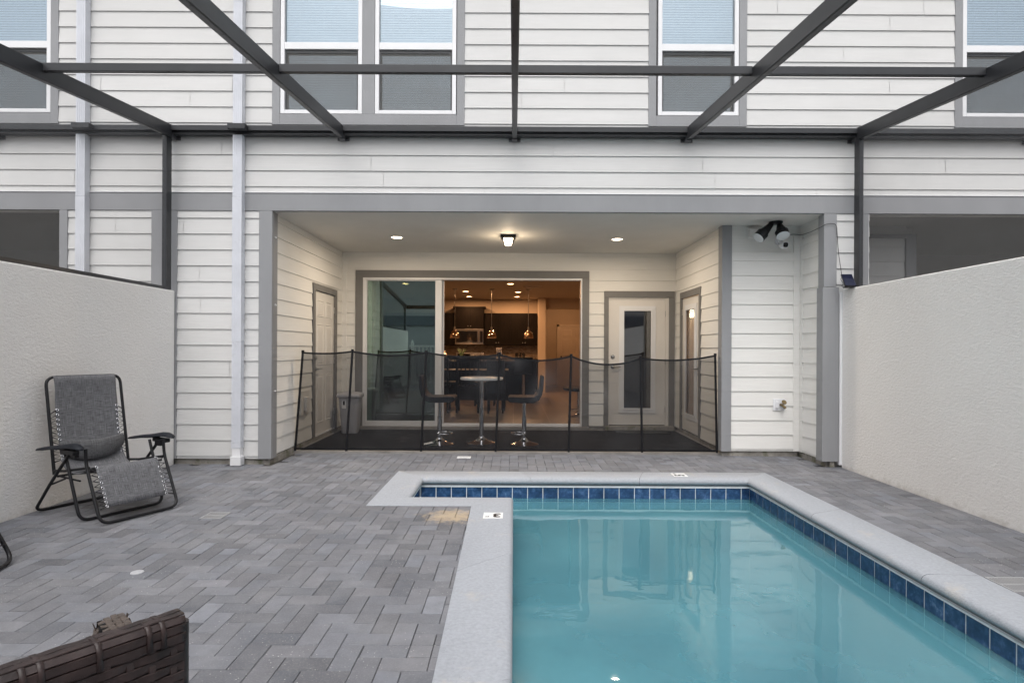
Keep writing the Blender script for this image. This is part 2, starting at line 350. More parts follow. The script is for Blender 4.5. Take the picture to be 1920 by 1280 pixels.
def fillet(pts, r, n=5):
    pts = [Vector(p) for p in pts]; out = [pts[0]]
    for i in range(1, len(pts) - 1):
        a, b, c = pts[i - 1], pts[i], pts[i + 1]; d1 = (a - b); d2 = (c - b); rr = min(r, d1.length * .49, d2.length * .49)
        p, q = b + d1.normalized() * rr, b + d2.normalized() * rr
        for k in range(n + 1):
            t = k / n; out.append((1 - t) ** 2 * p + 2 * t * (1 - t) * b + t * t * q)
    out.append(pts[-1]); return out
def B(*a, **k): return MB().box(*a, **k)
def area_lamp(name, loc, size, power, col, parent=None, rot=(0, 0, 0), shape='DISK'):
    d = bpy.data.lights.new(name, 'AREA'); d.shape = shape; d.size = size; d.energy = power; d.color = col
    o = bpy.data.objects.new(name, d); COL.objects.link(o)
    off = Vector((0, 0, 0)); p = parent
    while p is not None: off += p.location; p = p.parent
    o.location = Vector(loc) - off; o.rotation_euler = rot
    if parent is not None: o.parent = parent
    return o
def point_lamp(name, loc, r, power, col, parent=None):
    d = bpy.data.lights.new(name, 'POINT'); d.shadow_soft_size = r; d.energy = power; d.color = col
    o = bpy.data.objects.new(name, d); COL.objects.link(o)
    off = Vector((0, 0, 0)); p = parent
    while p is not None: off += p.location; p = p.parent
    o.location = Vector(loc) - off
    if parent is not None: o.parent = parent
    return o

# ------------------------------------------------------------------ lap siding
EXPO, PHASE = .1751, .089
def siding(mb, o, d, nrm, L, z0, z1, holes=(), joints=True, seed=1):
    """lap boards on a wall that starts at o (x, y), runs L along d and faces nrm"""
    rnd = random.Random(seed)
    o = Vector((*o, 0)); d = Vector((*d, 0)); nn = Vector((*nrm, 0))
    flip = d.cross(Vector((0, 0, 1))).dot(nn) < 0
    k = math.floor((z0 - PHASE) / EXPO)
    jx = []
    while PHASE + k * EXPO < z1:
        a, b = PHASE + k * EXPO, PHASE + (k + 1) * EXPO; k += 1
        cuts = sorted({max(a, z0), min(b, z1)} | {z for h in holes for z in (h[2], h[3]) if max(a, z0) < z < min(b, z1)})
        s0 = rnd.uniform(0, 3.6); js = []
        while s0 < L:
            js.append(s0); s0 += 3.66
        for za, zb in zip(cuts, cuts[1:]):
            spans = [(0, L)]
            for h in holes:
                if h[2] < zb - 1e-4 and h[3] > za + 1e-4:
                    ns = []
                    for p, q in spans:
                        if h[1] <= p or h[0] >= q: ns.append((p, q)); continue
                        if h[0] > p: ns.append((p, h[0]))
                        if h[1] < q: ns.append((h[1], q))
                    spans = ns
            if joints:
                ns = []
                for p, q in spans:
                    for j in js:
                        if p + .15 < j < q - .15: ns.append((p, j - .002)); p = j + .002
                    ns.append((p, q))
                spans = ns
            oa = .015 - .012 * (za - a) / EXPO; ob = .015 - .012 * (zb - a) / EXPO
            for p, q in spans:
                if q - p < .004: continue
                A = o + d * p; C = o + d * q
                vs = [A + nn * oa + Vector((0, 0, za)), C + nn * oa + Vector((0, 0, za)), C + nn * ob + Vector((0, 0, zb)), A + nn * ob + Vector((0, 0, zb)),
                      A - nn * .004 + Vector((0, 0, za)), C - nn * .004 + Vector((0, 0, za))]
                fs = [(0, 1, 2, 3), (4, 5, 1, 0)]
                if flip: fs = [tuple(reversed(x)) for x in fs]
                mb.add(vs, fs)
    return mb

Zf, Zr, Zn = 6.41, 9.10, 7.03            # facade, back wall of the porch, front of the shallow niche
BAND0, BAND1 = 2.795, 2.99

# ------------------------------------------------------------------ ground
PIN = [(-.89, 5.75), (2.325, 5.75), (2.36, .9), (0.0, .9), (.003, 5.03), (-.89, 5.03)]      # inner nose of the coping
POUT = [(-1.20, 6.07), (2.64, 6.07), (2.70, .55), (-.285, .55), (-.34, 4.735), (-1.20, 4.735)]
gm = MB(); hx0, hx1, hy0, hy1, G = -1.1, 2.5, .7, 5.95, 60
for x0, x1, y0, y1 in ((-G, hx0, -G, G), (hx1, G, -G, G), (hx0, hx1, -G, hy0), (hx0, hx1, hy1, G)):
    gm.add([(x0, y0, -.03), (x1, y0, -.03), (x1, y1, -.03), (x0, y1, -.03)], [(0, 1, 2, 3)])
gm.add([(hx0, hy0, -.031), (-.1, hy0, -.031), (-.1, 4.9, -.031), (hx0, 4.9, -.031)], [(0, 1, 2, 3)])
tag(gm.build('ground', 'grass'), kind='structure')
# sand bed of the deck, shown in the joints
jb = MB()
def ring(mb, z, x0, x1, y0, y1):
    for a in ((x0, -1.05, y0, y1), (2.55, x1, y0, y1), (-1.05, 2.55, y0, .7), (-1.05, 2.55, 5.92, y1), (-1.05, -.14, .7, 4.88)):
        mb.add([(a[0], a[2], z), (a[1], a[2], z), (a[1], a[3], z), (a[0], a[3], z)], [(0, 1, 2, 3)])
ring(jb, -.012, -3.80, 3.64, -2.2, 7.12)
tag(jb.build('paving_bed', 'joint'), kind='structure')
def in_poly(x, y, poly):
    c = False
    for i in range(len(poly)):
        (x1, y1), (x2, y2) = poly[i], poly[i - 1]
        if (y1 > y) != (y2 > y) and x < (x2 - x1) * (y - y1) / (y2 - y1) + x1: c = not c
    return c
MID = [(a[0] * .8 + b[0] * .2, a[1] * .8 + b[1] * .2) for a, b in zip(PIN, POUT)]
pv = MB(); W = .1; OX, OY = -.04, .01; rp = random.Random(3)
def lay(x0, x1, y0, y1):
    x0 += rp.uniform(.0001, .0013); x1 -= rp.uniform(.0001, .0013); y0 += rp.uniform(.0001, .0010); y1 -= rp.uniform(.0001, .0010)
    dz = rp.uniform(-.0018, .0008); tl = [dz + rp.uniform(-.0009, .0009) for _ in range(4)]; e = rp.uniform(.0010, .0024); k = len(pv.f)
    j_ = [rp.uniform(0, .0018) for _ in range(8)]            # worn corners
    pv.add([(x0 + e + j_[0], y0 + e + j_[1], tl[0]), (x1 - e - j_[2], y0 + e + j_[3], tl[1]), (x1 - e - j_[4], y1 - e - j_[5], tl[2]), (x0 + e + j_[6], y1 - e - j_[7], tl[3]),
            (x0, y0, dz - .005), (x1, y0, dz - .005), (x1, y1, dz - .005), (x0, y1, dz - .005),
            (x0, y0, -.02), (x1, y0, -.02), (x1, y1, -.02), (x0, y1, -.02)],
           [(0, 1, 2, 3)] + [(4 + i, 4 + (i + 1) % 4, (i + 1) % 4, i) for i in range(4)] + [(8 + i, 8 + (i + 1) % 4, 4 + (i + 1) % 4, 4 + i) for i in range(4)])
    t = rp.random(); v = .166 * (1 + rp.uniform(-.24, .25)); v *= 1.25 if t > .93 else (.75 if t < .1 else 1)
    w = rp.uniform(-.035, .02); c = (v * (.965 + w), v * .985, v * (1.085 - w))
    pv.c += [c] * (len(pv.f) - k)
for iy in range(-22, 71):
    for ix in range(-38, 37):
        mm = (ix + iy + 2) % 4
        if mm not in (0, 2): continue
        x0, y0 = OX + ix * W, OY + iy * W
        x1, y1 = (x0 + 2 * W, y0 + W) if mm == 0 else (x0 + W, y0 + 2 * W)
        x0, x1, y0, y1 = max(x0, -3.77), min(x1, 3.625), max(y0, -2.1), min(y1, 7.105)
        if x1 - x0 < .02 or y1 - y0 < .02: continue
        if any(in_poly(px, py, MID) for px in (x0, (x0 + x1) / 2, x1) for py in (y0, (y0 + y1) / 2, y1)): continue
        if y1 > 6.44 and (x0 < -2.72 or x1 > 3.5): continue
        if rp.random() < .06:
            if mm == 0: xm = (x0 + x1) / 2; lay(x0, xm, y0, y1); lay(xm, x1, y0, y1)
            else: ym = (y0 + y1) / 2; lay(x0, x1, y0, ym); lay(x0, x1, ym, y1)
        else: lay(x0, x1, y0, y1)
tag(pv.build('paver_deck', 'paver'), kind='structure')

# ------------------------------------------------------------------ swimming pool
pool = thing('swimming_pool', 'L-shaped swimming pool with pale stone edging and blue waterline tiles', 'swimming pool', (1.2, 3.4, 0))
prof = [(1, -.05), (1, .001), (.985, .005), (.16, .006), (.09, .003), (.04, -.005), (.008, -.02), (0, -.036), (.02, -.048), (.07, -.053), (.12, -.058), (.15, -.07), (.16, -.088)]
cp = MB(); n6 = len(PIN)
def coping_ring():
    rows = []
    segs = [(i, (i + 1) % n6) for i in range(n6)]
    for i, j in segs:
        A, Bp, C, D = Vector(PIN[i]), Vector(PIN[j]), Vector(POUT[i]), Vector(POUT[j]); L = (Bp - A).length; k = max(1, round(L / 1.25))
        for s in range(k):
            t0, t1 = s / k, (s + 1) / k
            g = .0015 / L
            t0g = t0 + (g if s else 0); t1g = t1 - (g if s < k - 1 else 0)
            r0 = []; r1 = []
            for (tt, rr) in ((t0g, r0), (t1g, r1)):
                I = A.lerp(Bp, tt); O = C.lerp(D, tt)
                for a, z in prof: q = I.lerp(O, a); rr.append((q.x, q.y, z))
            cp.grid([r0, r1])
            if s: cp.f.append(tuple(len(cp.v) - 2 * len(prof) + q for q in range(len(prof))))
coping_ring()
cp.build('coping', 'coping', pool, smooth=True)
def offs(poly, d):      # push the (clockwise) loop outwards
    out = []; n_ = len(poly)
    for i in range(n_):
        p0, p1, p2 = Vector(poly[i - 1]), Vector(poly[i]), Vector(poly[(i + 1) % n_])
        e1 = (p1 - p0).normalized(); e2 = (p2 - p1).normalized(); n1 = Vector((-e1.y, e1.x)); n2 = Vector((-e2.y, e2.x))
        b_ = (n1 + n2); b_ = b_ / (1 + n1.dot(n2)); out.append(tuple(p1 + b_ * d))
    return out
FACE = offs(PIN, .042); BACK = offs(PIN, .05)
tb = MB(); gb = MB(); bs = MB()
for i in range(n6):
    A, Bp = Vector(FACE[i]), Vector(FACE[(i + 1) % n6]); d = (Bp - A).normalized(); L = (Bp - A).length; nn = Vector((d.y, -d.x))
    gb.add([(*A, -.076), (*Bp, -.076), (*Bp, -.245), (*A, -.245)], [(0, 1, 2, 3)]); gb.add([(*A, -.079), (*Bp, -.079), (*(Bp + nn * .014), -.081), (*(A + nn * .014), -.081), (*(A + nn * .014), -.0925), (*(Bp + nn * .014), -.0925)], [(0, 1, 2, 3), (4, 3, 2, 5)])
    s = 0 if i != 0 else .012
    while s < L - .01:
        e = min(s + .1524, L); a, b_ = A + d * (s + .0034), A + d * (e - .0034)
        if e - s > .02:
            for q in (0,):
                o_ = nn * .004; o2 = nn * .0015
                tb.add([(*(a + o2), -.092), (*(b_ + o2), -.092), (*(b_ + o2), -.239), (*(a + o2), -.239),
                        (*(a + o_ + d * .003), -.095), (*(b_ + o_ - d * .003), -.095), (*(b_ + o_ - d * .003), -.236), (*(a + o_ + d * .003), -.236)],
                       [(4, 5, 6, 7), (0, 1, 5, 4), (1, 2, 6, 5), (2, 3, 7, 6), (3, 0, 4, 7)])
        s = e
    bs.add([(*A, -.245), (*Bp, -.245), (*Bp, -1.25), (*A, -1.25)], [(0, 1, 2, 3)])
for a in ((-.94, .01, 4.98, 5.80), (-.05, 2.42, .85, 5.80)):
    bs.add([(a[0], a[2], -1.25 if a[0] > -.5 else -1.249), (a[1], a[2], -1.25), (a[1], a[3], -1.25), (a[0], a[3], -1.25 if a[0] > -.5 else -1.249)], [(0, 1, 2, 3)])
for k in range(3): bs.box(-.93, -.62 + k * .3, 4.99, 5.79, -1.25 + .002 * k, -.50 - k * .25)
gb.build('tile_grout', 'grout', pool); tb.build('waterline_tile', 'tile', pool); bs.build('basin', 'plaster', pool)
def text_mesh(name, s, size, mtx, mat, parent, bold=.0):
    cu = bpy.data.curves.new('txt', 'FONT'); cu.body = s; cu.size = size; cu.extrude = .0006; cu.align_x = 'CENTER'; cu.align_y = 'CENTER'; cu.offset = bold
    t = bpy.data.objects.new('txt', cu); COL.objects.link(t); dg = bpy.context.evaluated_depsgraph_get(); dg.update()
    me = bpy.data.meshes.new_from_object(t.evaluated_get(dg)); COL.objects.unlink(t); bpy.data.objects.remove(t)
    off = Vector((0, 0, 0)); p = parent
    while p is not None: off += p.location; p = p.parent
    me.transform(Matrix.Translation(-off) @ mtx); me.materials.clear(); me.materials.append(M[mat]); me.name = name
    o = bpy.data.objects.new(name, me); COL.objects.link(o); o.parent = parent; return o
def marker(cx, cy, rz, digit, label):
    t = B(cx - .075 if abs(math.sin(rz)) < .5 else cx - .07, cx + .075 if abs(math.sin(rz)) < .5 else cx + .07, cy - .075, cy + .075, .004, .009).build('depth_marker', 'label', pool, bevel=.001)
    t['label'] = label
    Mx = Matrix.Translation((cx, cy, .0100)) @ Matrix.Rotation(rz, 4, 'Z')
    text_mesh('digit', digit, .135, Mx @ Matrix.Translation((-.028, 0, 0)), 'ink', t, .004)
    text_mesh('unit_lettering', 'FT', .03, Mx @ Matrix.Translation((.045, .035, 0)), 'ink', t, .0006)
p3 = P(926, 970.5, 4.4); marker(-.151, 4.45, R(180), '3', 'square white depth tile marked 3 FT')
marker(1.70, 5.93, R(90), '5', 'square white depth tile marked 5 FT')
wt = MB(); WZ = -.203
NX, NY = 1, 1
wt.add([(FACE[0][0], FACE[0][1], WZ), (FACE[1][0], FACE[1][1], WZ), (FACE[2][0], FACE[2][1], WZ), (FACE[3][0], FACE[3][1], WZ), (FACE[4][0], FACE[4][1], WZ), (FACE[5][0], FACE[5][1], WZ)], [(5, 4, 3, 2, 1, 0)])
tag(wt.build('water', 'water'), kind='structure')

# ------------------------------------------------------------------ privacy walls
def privacy(x0, x1, h, label, gname):
    r = thing('privacy_wall', label, 'garden wall', ((x0 + x1) / 2, 3, 0), group=gname)
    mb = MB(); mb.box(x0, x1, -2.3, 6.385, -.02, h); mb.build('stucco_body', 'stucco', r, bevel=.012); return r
PL = privacy(-3.95, -3.733, 1.908, 'off-white stucco wall behind the reclining chair with a black rail along its top', 'stucco side walls')
PR = privacy(3.615, 3.83, 1.958, 'off-white stucco wall beside the pool with a small solar panel on top', 'stucco side walls')
B(3.585, 3.613, 6.37, 6.402, .03, 1.93).build('end_bead', 'white_frame', PR)
# concrete stub under the grey post
# ------------------------------------------------------------------ townhouse, own unit
house = thing('townhouse', 'white sided townhouse with lit porch, sliding door and two upper windows', 'house', (0, 10, 0))
XL, XR = -3.80, 3.80
WIN = []       # (trim x0,x1,z0)
sd1 = MB()
def X(px, Z=Zf): return (px - CX) / F * Z
def Zz(py, Z=Zf): return H + (CY - py) / F * Z
wz0 = Zz(237); HT = 6.5
winA = (X(509), X(869)); winB = (X(1213), X(1397)); wtop = 5.62
holes = [(winA[0] + .02 - XL, winA[1] - .02 - XL, wz0 + .02, wtop - .02), (winB[0] + .02 - XL, winB[1] - .02 - XL, wz0 + .02, wtop - .02),
         (-2.79 - XL, 3.56 - XL, 0, BAND0 + .1), (0, 7.6, BAND0 + .01, BAND1 - .01)]
siding(sd1, (XL, Zf), (1, 0), (0, -1), XR - XL, .06, HT, holes, seed=11)
sd1.build('siding', 'siding', house)
# structure behind the siding
bk = MB()
bk.box(XL, XR, Zf + .004, Zf + .15, BAND0 + .003, wz0); bk.box(XL, XR, Zf + .004, Zf + .15, wtop, HT)
for a, b_ in ((XL, winA[0] + .06), (winA[1] - .06, winB[0] + .06), (winB[1] - .06, XR)): bk.box(a, b_, Zf + .004, Zf + .15, wz0, wtop)
bk.box(XL, -2.76, Zf + .004, Zf + .05, .06, BAND0); bk.box(3.5, XR, Zf + .004, Zf + .05, .06, BAND0)
bk.build('wall_sheathing', 'siding', house)
# footing strips
ft = MB(); ft.box(-3.755, -2.70, Zf + .02, Zf + .3, -.02, .058); ft.box(-2.93, -2.69, Zf + .1, Zr, -.021, .075); ft.box(2.54, 3.46, Zn + .02, Zn + .2, -.02, .062)
ft.box(3.48, 3.60, Zf + .04, Zn + .1, -.019, .06); ft.box(2.56, 2.8, Zn + .1, Zr, -.018, .08); ft.box(-2.72, 2.57, Zr + .01, Zr + .08, .02, .10)
ft.box(3.50, 3.55, Zf - .01, Zf + .035, -.02, .06)
ft.build('footing', 'concrete', house, bevel=.006)
# grey trim boards
tr = MB()
def trimbox(x0, x1, y0, y1, z0, z1): tr.box(x0, x1, y0, y1, z0, z1)
trimbox(XL, XR, Zf - .022, Zf + .02, BAND0, BAND1)                                  # band
trimbox(-3.80, X(333), Zf - .021, Zf + .01, .06, BAND0 - .002)                     # left edge
tr.build('band_board', 'trim', house, bevel=.003)
tp = MB(); tp.box(-2.812, -2.665, Zf - .024, Zf + .002, .06, BAND0 - .002); tp.box(-2.689, -2.663, Zf + .003, Zf + .12, .059, BAND0 - .003); tp.build('corner_post', 'trim', house, bevel=.003)
tp = MB(); tp.box(3.40, 3.58, Zf - .03, Zf + .10, .062, Zz(536)); tp.box(3.415, 3.556, Zf - .024, Zf + .1, Zz(536) + .003, BAND0 - .002); tp.build('corner_post', 'trim', house, bevel=.004)
tp = MB(); tp.box(2.513, 2.632, Zn - .03, Zn + .10, .062, BAND0 - .003); tp.build('corner_post', 'trim', house, bevel=.003)
# flashing above the band
B(XL, XR, Zf - .03, Zf - .005, BAND1 + .001, BAND1 + .008).build('flashing', 'white_frame', house)
# porch walls
DL = (7.76, 8.80); DR = (7.86, 8.83)
pw = MB()
siding(pw, (-2.70, Zf + .125), (0, 1), (1, 0), Zr - Zf - .125, .08, BAND0, [(DL[0] - .02 - Zf - .125, DL[1] - Zf - .125, 0, 2.17)], False)
bx0, bx1 = X(667, Zr), X(1104, Zr); by1 = Zz(508, Zr); dx0, dx1 = X(1132, Zr), X(1264, Zr); dz1 = Zz(545, Zr)
siding(pw, (-2.70, Zr), (1, 0), (0, -1), 5.25, .08, BAND0, [(bx0 + 2.72, bx1 + 2.68, 0, by1 - .02), (dx0 + 2.72, dx1 + 2.68, 0, dz1 - .02)], False)
siding(pw, (2.55, Zn + .1), (0, 1), (-1, 0), Zr - Zn - .1, .08, BAND0, [(DR[0] - Zn - .1, DR[1] - Zn - .1, 0, 2.14)], False)
siding(pw, (2.632, Zn), (1, 0), (0, -1), 3.40 - 2.632, .065, 2.47, (), False)
siding(pw, (3.47, Zf + .1), (0, 1), (-1, 0), Zn - Zf - .17, .065, 2.62, (), False)
pw.box(-2.72, -2.704, Zf + .12, DL[0], .08, BAND0); pw.box(-2.72, -2.704, DL[1], Zr, .08, BAND0); pw.box(-2.72, -2.704, DL[0], DL[1], 2.15, BAND0)
pw.box(-2.72, bx0 + .05, Zr + .004, Zr + .12, .08, BAND0); pw.box(bx1 - .05, dx0 + .04, Zr + .004, Zr + .12, .08, BAND0); pw.box(dx1 - .04, 2.55, Zr + .004, Zr + .12, .08, BAND0)
pw.box(bx0 + .05, bx1 - .05, Zr + .004, Zr + .12, by1 - .02, BAND0); pw.box(dx0 + .04, dx1 - .04, Zr + .004, Zr + .12, dz1 - .02, BAND0)
pw.box(2.554, 2.60, Zn + .1, DR[0], .08, BAND0); pw.box(2.554, 2.60, DR[1], Zr, .08, BAND0); pw.box(2.554, 2.60, DR[0], DR[1], 2.12, BAND0)
pw.box(2.60, 3.474, Zn + .004, Zn + .05, .065, BAND0); pw.box(3.474, 3.52, Zf + .1, Zn + .05, .065, BAND0)
pw.box(3.385, 3.46, Zn - .02, Zn + .003, .066, 2.66); pw.box(3.455, 3.4735, Zn - .09, Zn - .021, .066, 2.66)
pw.box(-2.703, -2.62, Zr - .02, Zr + .003, .085, BAND0 - .01)
pw.build('porch_wall', 'siding_warm', house)
pc = MB(); pc.box(-2.72, 3.56, Zf + .021, Zr + .02, BAND0 - .004, BAND0 + .08); pc.build('porch_ceiling', 'ceil', house)
B(-2.70, 2.56, 7.10, Zr + .02, -.02, .026).build('porch_slab', 'slab', house)
B(bx0, bx1, Zr - .10, Zr + .005, .027, .075).build('door_threshold', 'slab', house, bevel=.005)
B(dx0 + .02, dx1 - .02, Zr - .10, Zr + .005, .027, .095).build('door_threshold', 'concrete', house, bevel=.005)
# downspout of own unit
def downspout(x0, parent, zt=HT, foot=True):
    mb = MB(); y0, y1 = Zf - .098, Zf - .018
    zs = [(.19, 1.35), (1.352, 2.925), (2.927, Zz(15)), (Zz(15) + .002, zt)] if foot else [(.1, 2.1), (2.102, 2.925), (2.927, Zz(15)), (Zz(15) + .002, zt)]
    for i, (a, b_) in enumerate(zs):
        e = .0015 * (i % 2); mb.box(x0 - e, x0 + .10 + e, y0 - e, y1, a, b_)
    for k in range(4): mb.box(x0 + .018 + k * .02, x0 + .022 + k * .02, y0 - .003, y0, .25, zt)
    o = mb.build('downspout', 'down', parent, bevel=.006, smooth=False)
    if foot:
        mb = MB(); mb.box(x0 - .008, x0 + .108, y0 - .012, y1 + .002, .003, .10); mb.box(x0 + .004, x0 + .096, y0 + .004, y1 - .004, .10, .19)
        mb.build('drain_adapter', 'white_frame', o, bevel=.004)
    return o
downspout(-3.07, house)

def blinds(x0, x1, y, z0, z1, parent, pitch=.028):
    mb = MB(); z = z0 + .01
    while z < z1:
        mb.add([(x0, y - .007, z - .0138), (x1, y - .007, z - .0138), (x1, y + .005, z + .0135), (x0, y + .005, z + .0135)], [(0, 1, 2, 3)]); z += pitch
    for t in (.18, .5, .82): xx = x0 + (x1 - x0) * t; mb.box(xx - .002, xx + .002, y - .014, y - .012, z0, z1)
    return mb.build('blind', 'blind', parent)
def sash_window(x0, x1, parent, zs0=None):
    """white frame x0..x1 ; lower sash with screen, upper sash"""
    z0, zm0, zm1, z1 = zs0 or Zz(216), Zz(95), Zz(82), 5.50
    w = MB(); fw = .045; y = Zf - .014
    w.box(x0, x0 + fw, y, Zf + .06, z0, z1); w.box(x1 - fw, x1, y, Zf + .06, z0, z1); w.box(x0 + fw, x1 - fw, y, Zf + .06, z0, z0 + .042); w.box(x0 + fw, x1 - fw, y, Zf + .06, z1 - fw, z1)
    w.box(x0 + fw, x1 - fw, y + .005, Zf + .05, zm0, zm1)
    wo_ = w.build('window', 'white_frame', parent, bevel=.004)
    B(x0 + fw, x1 - fw, Zf + .022, Zf + .026, zm1, z1 - fw).build('upper_pane', 'win_glass', wo_)
    B(x0 + fw, x1 - fw, Zf + .040, Zf + .044, z0 + .042, zm0).build('lower_pane', 'win_glass', wo_)
    s = MB(); a, b_, c, d_ = x0 + fw + .004, x1 - fw - .004, z0 + .045, zm0 - .004
    s.box(a, a + .014, Zf + .012, Zf + .022, c, d_); s.box(b_ - .014, b_, Zf + .012, Zf + .022, c, d_); s.box(a + .014, b_ - .014, Zf + .012, Zf + .022, d_ - .03, d_); s.box(a + .014, b_ - .014, Zf + .012, Zf + .022, c, c + .006)
    s.build('screen_frame', 'dark_alu', wo_)
    MB().add([(a + .01, Zf + .017, c), (b_ - .01, Zf + .017, c), (b_ - .01, Zf + .017, d_), (a + .01, Zf + .017, d_)], [(0, 1, 2, 3)]).build('insect_screen', 'screen_dark', wo_)
    blinds(x0 + fw - .01, x1 - fw + .01, Zf + .085, z0 + .02, z1 - .02, wo_)
    return wo_
def win_trim(x0, x1, parent, mids=()):
    t = MB(); w = .085; y0, y1 = Zf - .02, Zf + .012
    t.box(x0, x0 + w, y0, y1, wz0, wtop); t.box(x1 - w, x1, y0, y1, wz0, wtop); t.box(x0 + w, x1 - w, y0 + .001, y1, wz0, Zz(217)); t.box(x0 + w, x1 - w, y0 + .001, y1, 5.51, wtop)
    for a, b_ in mids: t.box(a, b_, y0 + .002, y1, Zz(217), 5.51)
    return t.build('window_trim', 'trim', parent, bevel=.003)
win_trim(winA[0], winA[1], house, [(X(677.5), X(700.5))])
sash_window(X(524), X(677), house); sash_window(X(701), X(853), house)
win_trim(winB[0], winB[1], house); sash_window(X(1231), X(1382), house)
ub = MB(); ub.box(XL + .1, XR - .1, Zf + .4, Zf + .42, 3.6, 5.8); ub.build('upper_room_wall', 'far_dark', house)
rf = MB(); rf.box(XL, XR, Zf - .35, 19.3, HT, HT + .2); rf.build('roof', 'roof', house)

# ---- sliding glass door
sl = MB(); fx0, fx1, fz0, fz1 = X(681, Zr), X(1091, Zr), .075, Zz(522, Zr); fy0, fy1 = Zr - .035, Zr + .10
sl.box(bx0, fx0, Zr - .03, Zr + .02, .08, fz1 + .001); sl.box(fx1, bx1, Zr - .03, Zr + .02, .08, fz1 + .001); sl.box(bx0, bx1, Zr - .031, Zr + .02, fz1 + .002, by1)
sl.build('door_trim', 'trim_porch_shaded', house, bevel=.004)
sf = MB(); f_ = .05; mid0, mid1 = X(816, Zr), X(828, Zr)
sf.box(fx0, fx0 + f_, fy0, fy1, fz0, fz1); sf.box(fx1 - .022, fx1, fy0 + .01, fy1, fz0, fz1); sf.box(fx0 + f_, fx1 - .022, fy0, fy1, fz1 - .03, fz1); sf.box(fx0 + f_, fx1 - .022, fy0, fy1, fz0, fz0 + .025)
for yy in (Zr + .0, Zr + .05): sf.box(fx0 + f_, fx1 - .022, yy, yy + .006, fz0 + .025, fz0 + .04)
sdoor = sf.build('sliding_door', 'white_frame', house, bevel=.003)
pf = MB(); y_ = Zr - .015
pf.box(mid0, mid1, y_, y_ + .04, fz0 + .03, fz1 - .031); pf.box(fx0 + f_, fx0 + f_ + .012, y_, y_ + .04, fz0 + .03, fz1 - .031); pf.box(fx0 + f_ + .012, mid0, y_, y_ + .04, fz0 + .03, fz0 + .08); pf.box(fx0 + f_ + .012, mid0, y_, y_ + .04, fz1 - .045, fz1 - .031)
pf.build('fixed_panel_frame', 'white_frame', sdoor, bevel=.002)
B(fx0 + f_ + .012, mid0, y_ + .017, y_ + .023, fz0 + .08, fz1 - .045).build('glass_pane', 'slider_glass', sdoor)
pf = MB(); y_ = Zr + .045
pf.box(mid0 + .012, mid1 + .03, y_, y_ + .04, fz0 + .042, fz1 - .032); pf.box(fx0 + f_ + .02, fx0 + f_ + .07, y_, y_ + .04, fz0 + .042, fz1 - .032)
pf.build('sliding_panel_frame', 'white_frame', sdoor, bevel=.002)
B(fx0 + f_ + .07, mid0 + .012, y_ + .017, y_ + .023, fz0 + .06, fz1 - .05).build('glass_pane', 'door_glass', sdoor)

# ---- hinged doors
def lever(parent, p, d, nrm, side):
    p, d, nrm = Vector(p), Vector(d), Vector(nrm); mb = MB()
    q = nrm.to_track_quat('Z', 'Y').to_matrix().to_4x4()
    mb.lathe([(.032, 0), (.032, .008), (.02, .014), (.011, .016), (.011, .05)], mtx=Matrix.Translation(p) @ q, n=16)
    mb.tube([p + nrm * .048, p + nrm * .052 + d * side * .03, p + nrm * .05 + d * side * .115], .0085)
    h = mb.build('handle', 'nickel', parent, smooth=True)
    mb = MB(); mb.lathe([(.031, 0), (.031, .008), (.022, .018), (.008, .02)], mtx=Matrix.Translation(p + Vector((0, 0, .155))) @ q, n=16)
    mb.build('deadbolt', 'nickel', parent, smooth=True)
# six-panel door in the left porch wall
d6 = MB(); xw = -2.70; a, b_, zb, zt = DL[0] + .09, DL[1] - .09, .10, 2.07
t = MB(); t.box(xw - .02, xw + .022, DL[0], a - .002, .08, 2.16); t.box(xw - .02, xw + .022, b_ + .002, DL[1], .08, 2.16); t.box(xw - .02, xw + .0225, a - .002, b_ + .002, 2.075, 2.159)
t.build('door_trim', 'trim_porch_shaded', house, bevel=.003)
leaf = MB(); leaf.box(xw - .03, xw - .005, a, b_, zb, zt)
dr = leaf.build('six_panel_door', 'door', house, bevel=.002)
def raised(mb, y0, y1, z0, z1, x):
    e = .018
    mb.add([(x, y0, z0), (x, y1, z0), (x, y1, z1), (x, y0, z1), (x + .009, y0 + .008, z0 + .008), (x + .009, y1 - .008, z0 + .008), (x + .009, y1 - .008, z1 - .008), (x + .009, y0 + .008, z1 - .008),
            (x + .001, y0 + e, z0 + e), (x + .001, y1 - e, z0 + e), (x + .001, y1 - e, z1 - e), (x + .001, y0 + e, z1 - e),
            (x + .007, y0 + e + .02, z0 + e + .02), (x + .007, y1 - e - .02, z0 + e + .02), (x + .007, y1 - e - .02, z1 - e - .02), (x + .007, y0 + e + .02, z1 - e - .02)],
           [(i + k, (i + 1) % 4 + k, (i + 1) % 4 + k + 4, i + k + 4) for k in (0, 4, 8) for i in range(4)] + [(12, 13, 14, 15)])
rp_ = MB(); w = b_ - a
for (y0, y1) in ((a + .11, a + w / 2 - .05), (a + w / 2 + .05, b_ - .11)):
    for (z0, z1) in ((.25, .92), (1.05, 1.62), (1.72, 1.95)): raised(rp_, y0, y1, z0, z1, xw - .0055)
rp_.build('door_panel', 'door', dr)
lever(dr, (xw - .005, a + .065, 1.00), (0, 1, 0), (1, 0, 0), 1)
for z in (.35, 1.1, 1.85): B(xw - .006, xw + .012, b_ - .005, b_ + .012, z - .045, z + .045).build('hinge', 'nickel', dr)
st = MB(); st.box(xw - .02, xw + .012, a - .03, b_ + .03, .08, .098); st.build('door_sill', 'white_frame', dr)
